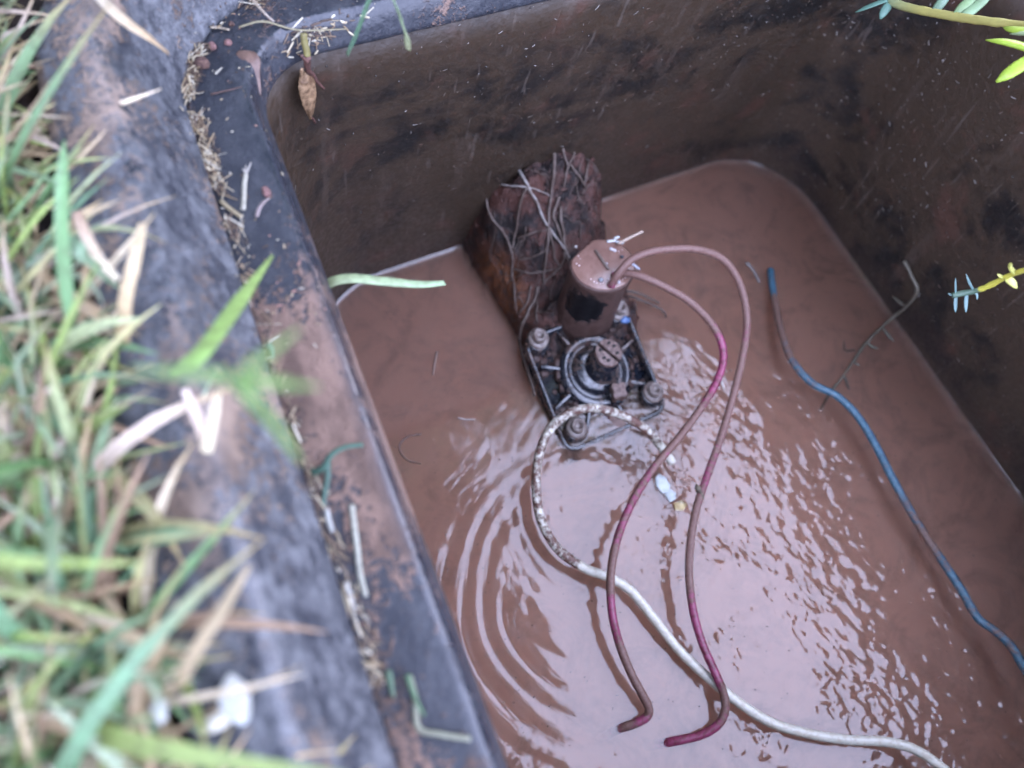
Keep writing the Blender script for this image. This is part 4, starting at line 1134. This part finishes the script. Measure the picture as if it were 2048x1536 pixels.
# single blades that stand out
def blade(name, label, pts, wd, colr, cat='grass blade', m=None, tipc=None, group='single grass blades over the rim', ends=(.5, .15)):
    P = path(pts, 7); n = len(P); t_ = np.linspace(0, 1, n)
    T = np.gradient(P, axis=0); T /= np.linalg.norm(T, axis=1)[:, None]
    wv = wd * .5 * np.interp(t_, [0, .15, .7, 1], [ends[0], 1, .95, ends[1]])
    V = []
    for i in range(n):
        v = np.array([0, 0, CAM_Z]) * 0 + np.array([.1, .05, 1.0])
        s = np.cross(T[i], v); s /= np.linalg.norm(s) + 1e-9; nn = np.cross(s, T[i])
        V += [tuple(P[i] - s * wv[i]), tuple(P[i] - nn * wv[i] * .3), tuple(P[i] + s * wv[i])]
    F = [(i * 3 + j, i * 3 + j + 1, i * 3 + j + 4, i * 3 + j + 3) for i in range(n - 1) for j in range(2)]
    cl = np.repeat(np.array([np.array(colr) * (1 - q) + np.array(tipc if tipc else colr) * q for q in t_]), 3, axis=0)
    o = mk(name, V, F, m or M_GRASS, col=cl)
    sm_ = o.modifiers.new('thick', 'SOLIDIFY'); sm_.thickness = .0003
    return tag(o, label, cat, group)
blade('stray_grass', 'long bright green blade slanting over the groove from the turf', [(340, 752, .262), (395, 712, .262), (440, 655, .258), (490, 585, .250), (545, 510, .240)], .0040, (.17, .30, .07), tipc=(.24, .34, .10))
blade('stray_grass', 'bent pale blade reaching out over the water from the left rim', [(628, 618, .200), (640, 590, .205), (658, 566, .209), (700, 556, .209), (770, 562, .206), (840, 568, .202), (890, 565, .198)], .0036, (.22, .22, .10), tipc=(.34, .48, .28), ends=(.7, .5))
blade('stray_grass', 'left blade of the pair hanging over the far rim', [(752, -40, .262), (738, -10, .258), (718, 45, .248), (692, 108, .236)], .0019, (.12, .25, .14))
blade('stray_grass', 'thin blade beside the left one of the far pair', [(748, -30, .258), (732, 20, .250), (712, 72, .240), (694, 112, .232)], .0014, (.13, .26, .15))
blade('stray_grass', 'curved thick blade right of the pair at the far rim', [(776, -40, .262), (788, -5, .258), (804, 40, .250), (814, 72, .244), (817, 98, .238)], .0026, (.12, .25, .14), tipc=(.40, .42, .24), ends=(.8, .7))
nd = (475, 752)
for lb, pts, wd in (('rightward blade of the blurred green star of grass over the groove', [(470, 755, 0.328), (520, 758, 0.329), (570, 764, 0.326), (640, 772, 0.318)], .0019),
                    ('downward blade of the blurred green star of grass over the groove', [(472, 760, 0.328), (510, 800, 0.327), (560, 860, 0.320), (604, 925, 0.312)], .0016),
                    ('upward blade of the blurred green star of grass over the groove', [(474, 752, 0.328), (500, 730, 0.330), (535, 705, 0.328), (600, 655, 0.320)], .0015),
                    ('leftward stalk of the blurred green star of grass over the groove', [(470, 755, 0.328), (420, 748, 0.328), (350, 742, 0.324), (260, 735, 0.314)], .0019)):
    blade('stray_grass', lb, pts, wd, (.13, .24, .06), tipc=(.18, .28, .10), group='blades of the green star of grass')
blade('dry_stalk', 'thick dry stalk lying over the rim ridge at the top left', [(185, -25, .258), (215, 10, .261), (255, 45, .260), (300, 75, .256), (338, 106, .250)], 0.0032, (0.374, 0.331, 0.245), 'straw', M_STRAW, (.42, .29, .15), 'dry stalks over the rim', (.9, .4))
blade('dry_stalk', 'tan stalk with a knotted tip pointing onto the ledge corner', [(490, -30, .246), (508, 0, .240), (528, 24, .234), (546, 40, .229)], 0.0022, (0.374, 0.288, 0.194), 'straw', M_STRAW, (.60, .53, .44), 'dry stalks over the rim', (.9, .9))
blade('dry_stalk', 'forked straw lying on the ridge, its left prong', [(415, 900, .262), (408, 868, .262), (395, 835, .262), (368, 778, .262)], 0.0024, (0.360, 0.259, 0.158), 'straw', M_STRAW, (.56, .46, .38), 'dry stalks over the rim', (.9, .6))
blade('dry_stalk', 'forked straw lying on the ridge, its right prong', [(412, 905, .262), (420, 865, .263), (428, 825, .262), (436, 782, .260)], 0.0023, (0.403, 0.346, 0.216), 'straw', M_STRAW, (.58, .50, .36), 'dry stalks over the rim', (.9, .6))
blade('dry_stalk', 'long tan stalk slanting across the turf at the lower left ridge', [(355, 1370, .272), (392, 1300, .274), (440, 1225, .272), (498, 1130, .264)], 0.0024, (0.187, 0.137, 0.065), 'straw', M_STRAW, (.34, .28, .18), 'dry stalks over the rim', (.6, .4))
blade('stray_grass', 'upright light green blade beside the outer wall at the upper left', [(138, 640, .262), (128, 540, .268), (122, 440, .270), (124, 340, .268), (128, 280, .264)], 0.0029, (0.115, 0.230, 0.086), tipc=(.22, .40, .18), group='green blades along the outer wall')
blade('stray_grass', 'wide green blade bending right from the upright one', [(130, 470, .268), (160, 500, .268), (195, 535, .262), (238, 575, .254)], 0.0036, (0.130, 0.216, 0.122), tipc=(.24, .34, .20), group='green blades along the outer wall')
blade('dry_stalk', 'tan stalk rising along the ridge in the middle of the turf', [(246, 690, .256), (250, 600, .262), (268, 520, .264), (285, 445, .262)], 0.0030, (0.302, 0.216, 0.101), 'straw', M_STRAW, (.52, .42, .26), 'dry stalks over the rim', (.8, .6))
blade('dry_stalk', 'pale stalk leaning left of the tan one by the ridge', [(150, 420, .258), (172, 470, .261), (200, 520, .261), (236, 560, .257)], 0.0024, (0.374, 0.245, 0.173), 'straw', M_STRAW, (.58, .52, .36), 'dry stalks over the rim', (.8, .7))
# white petals in the turf
M_PETAL = flat_mat('petal', (.30, .31, .29), (.22, .22, .19), .6, 400)
for lb, px, py, z, rr in (('larger white petal on the ridge at the lower left', 472, 1400, .258, .0046), ('smaller white petal among the grass at the lower left', 318, 1420, .258, .0024)):
    c = at(px, py, z)
    V, F = blob(c, rr * .85, px, .3, 3, (.75, 1.1, .35)); tag(mk('white_petal', V, F, M_PETAL), lb, 'petal', 'white petals in the turf')
blade('dry_stalk', 'pale stem trailing from the larger white petal', [(462, 1418, .258), (440, 1440, .257), (415, 1450, .256), (395, 1452, .254)], .0030, (.55, .52, .42), 'straw', M_STRAW, None, 'dry stalks over the rim', (.9, .8))
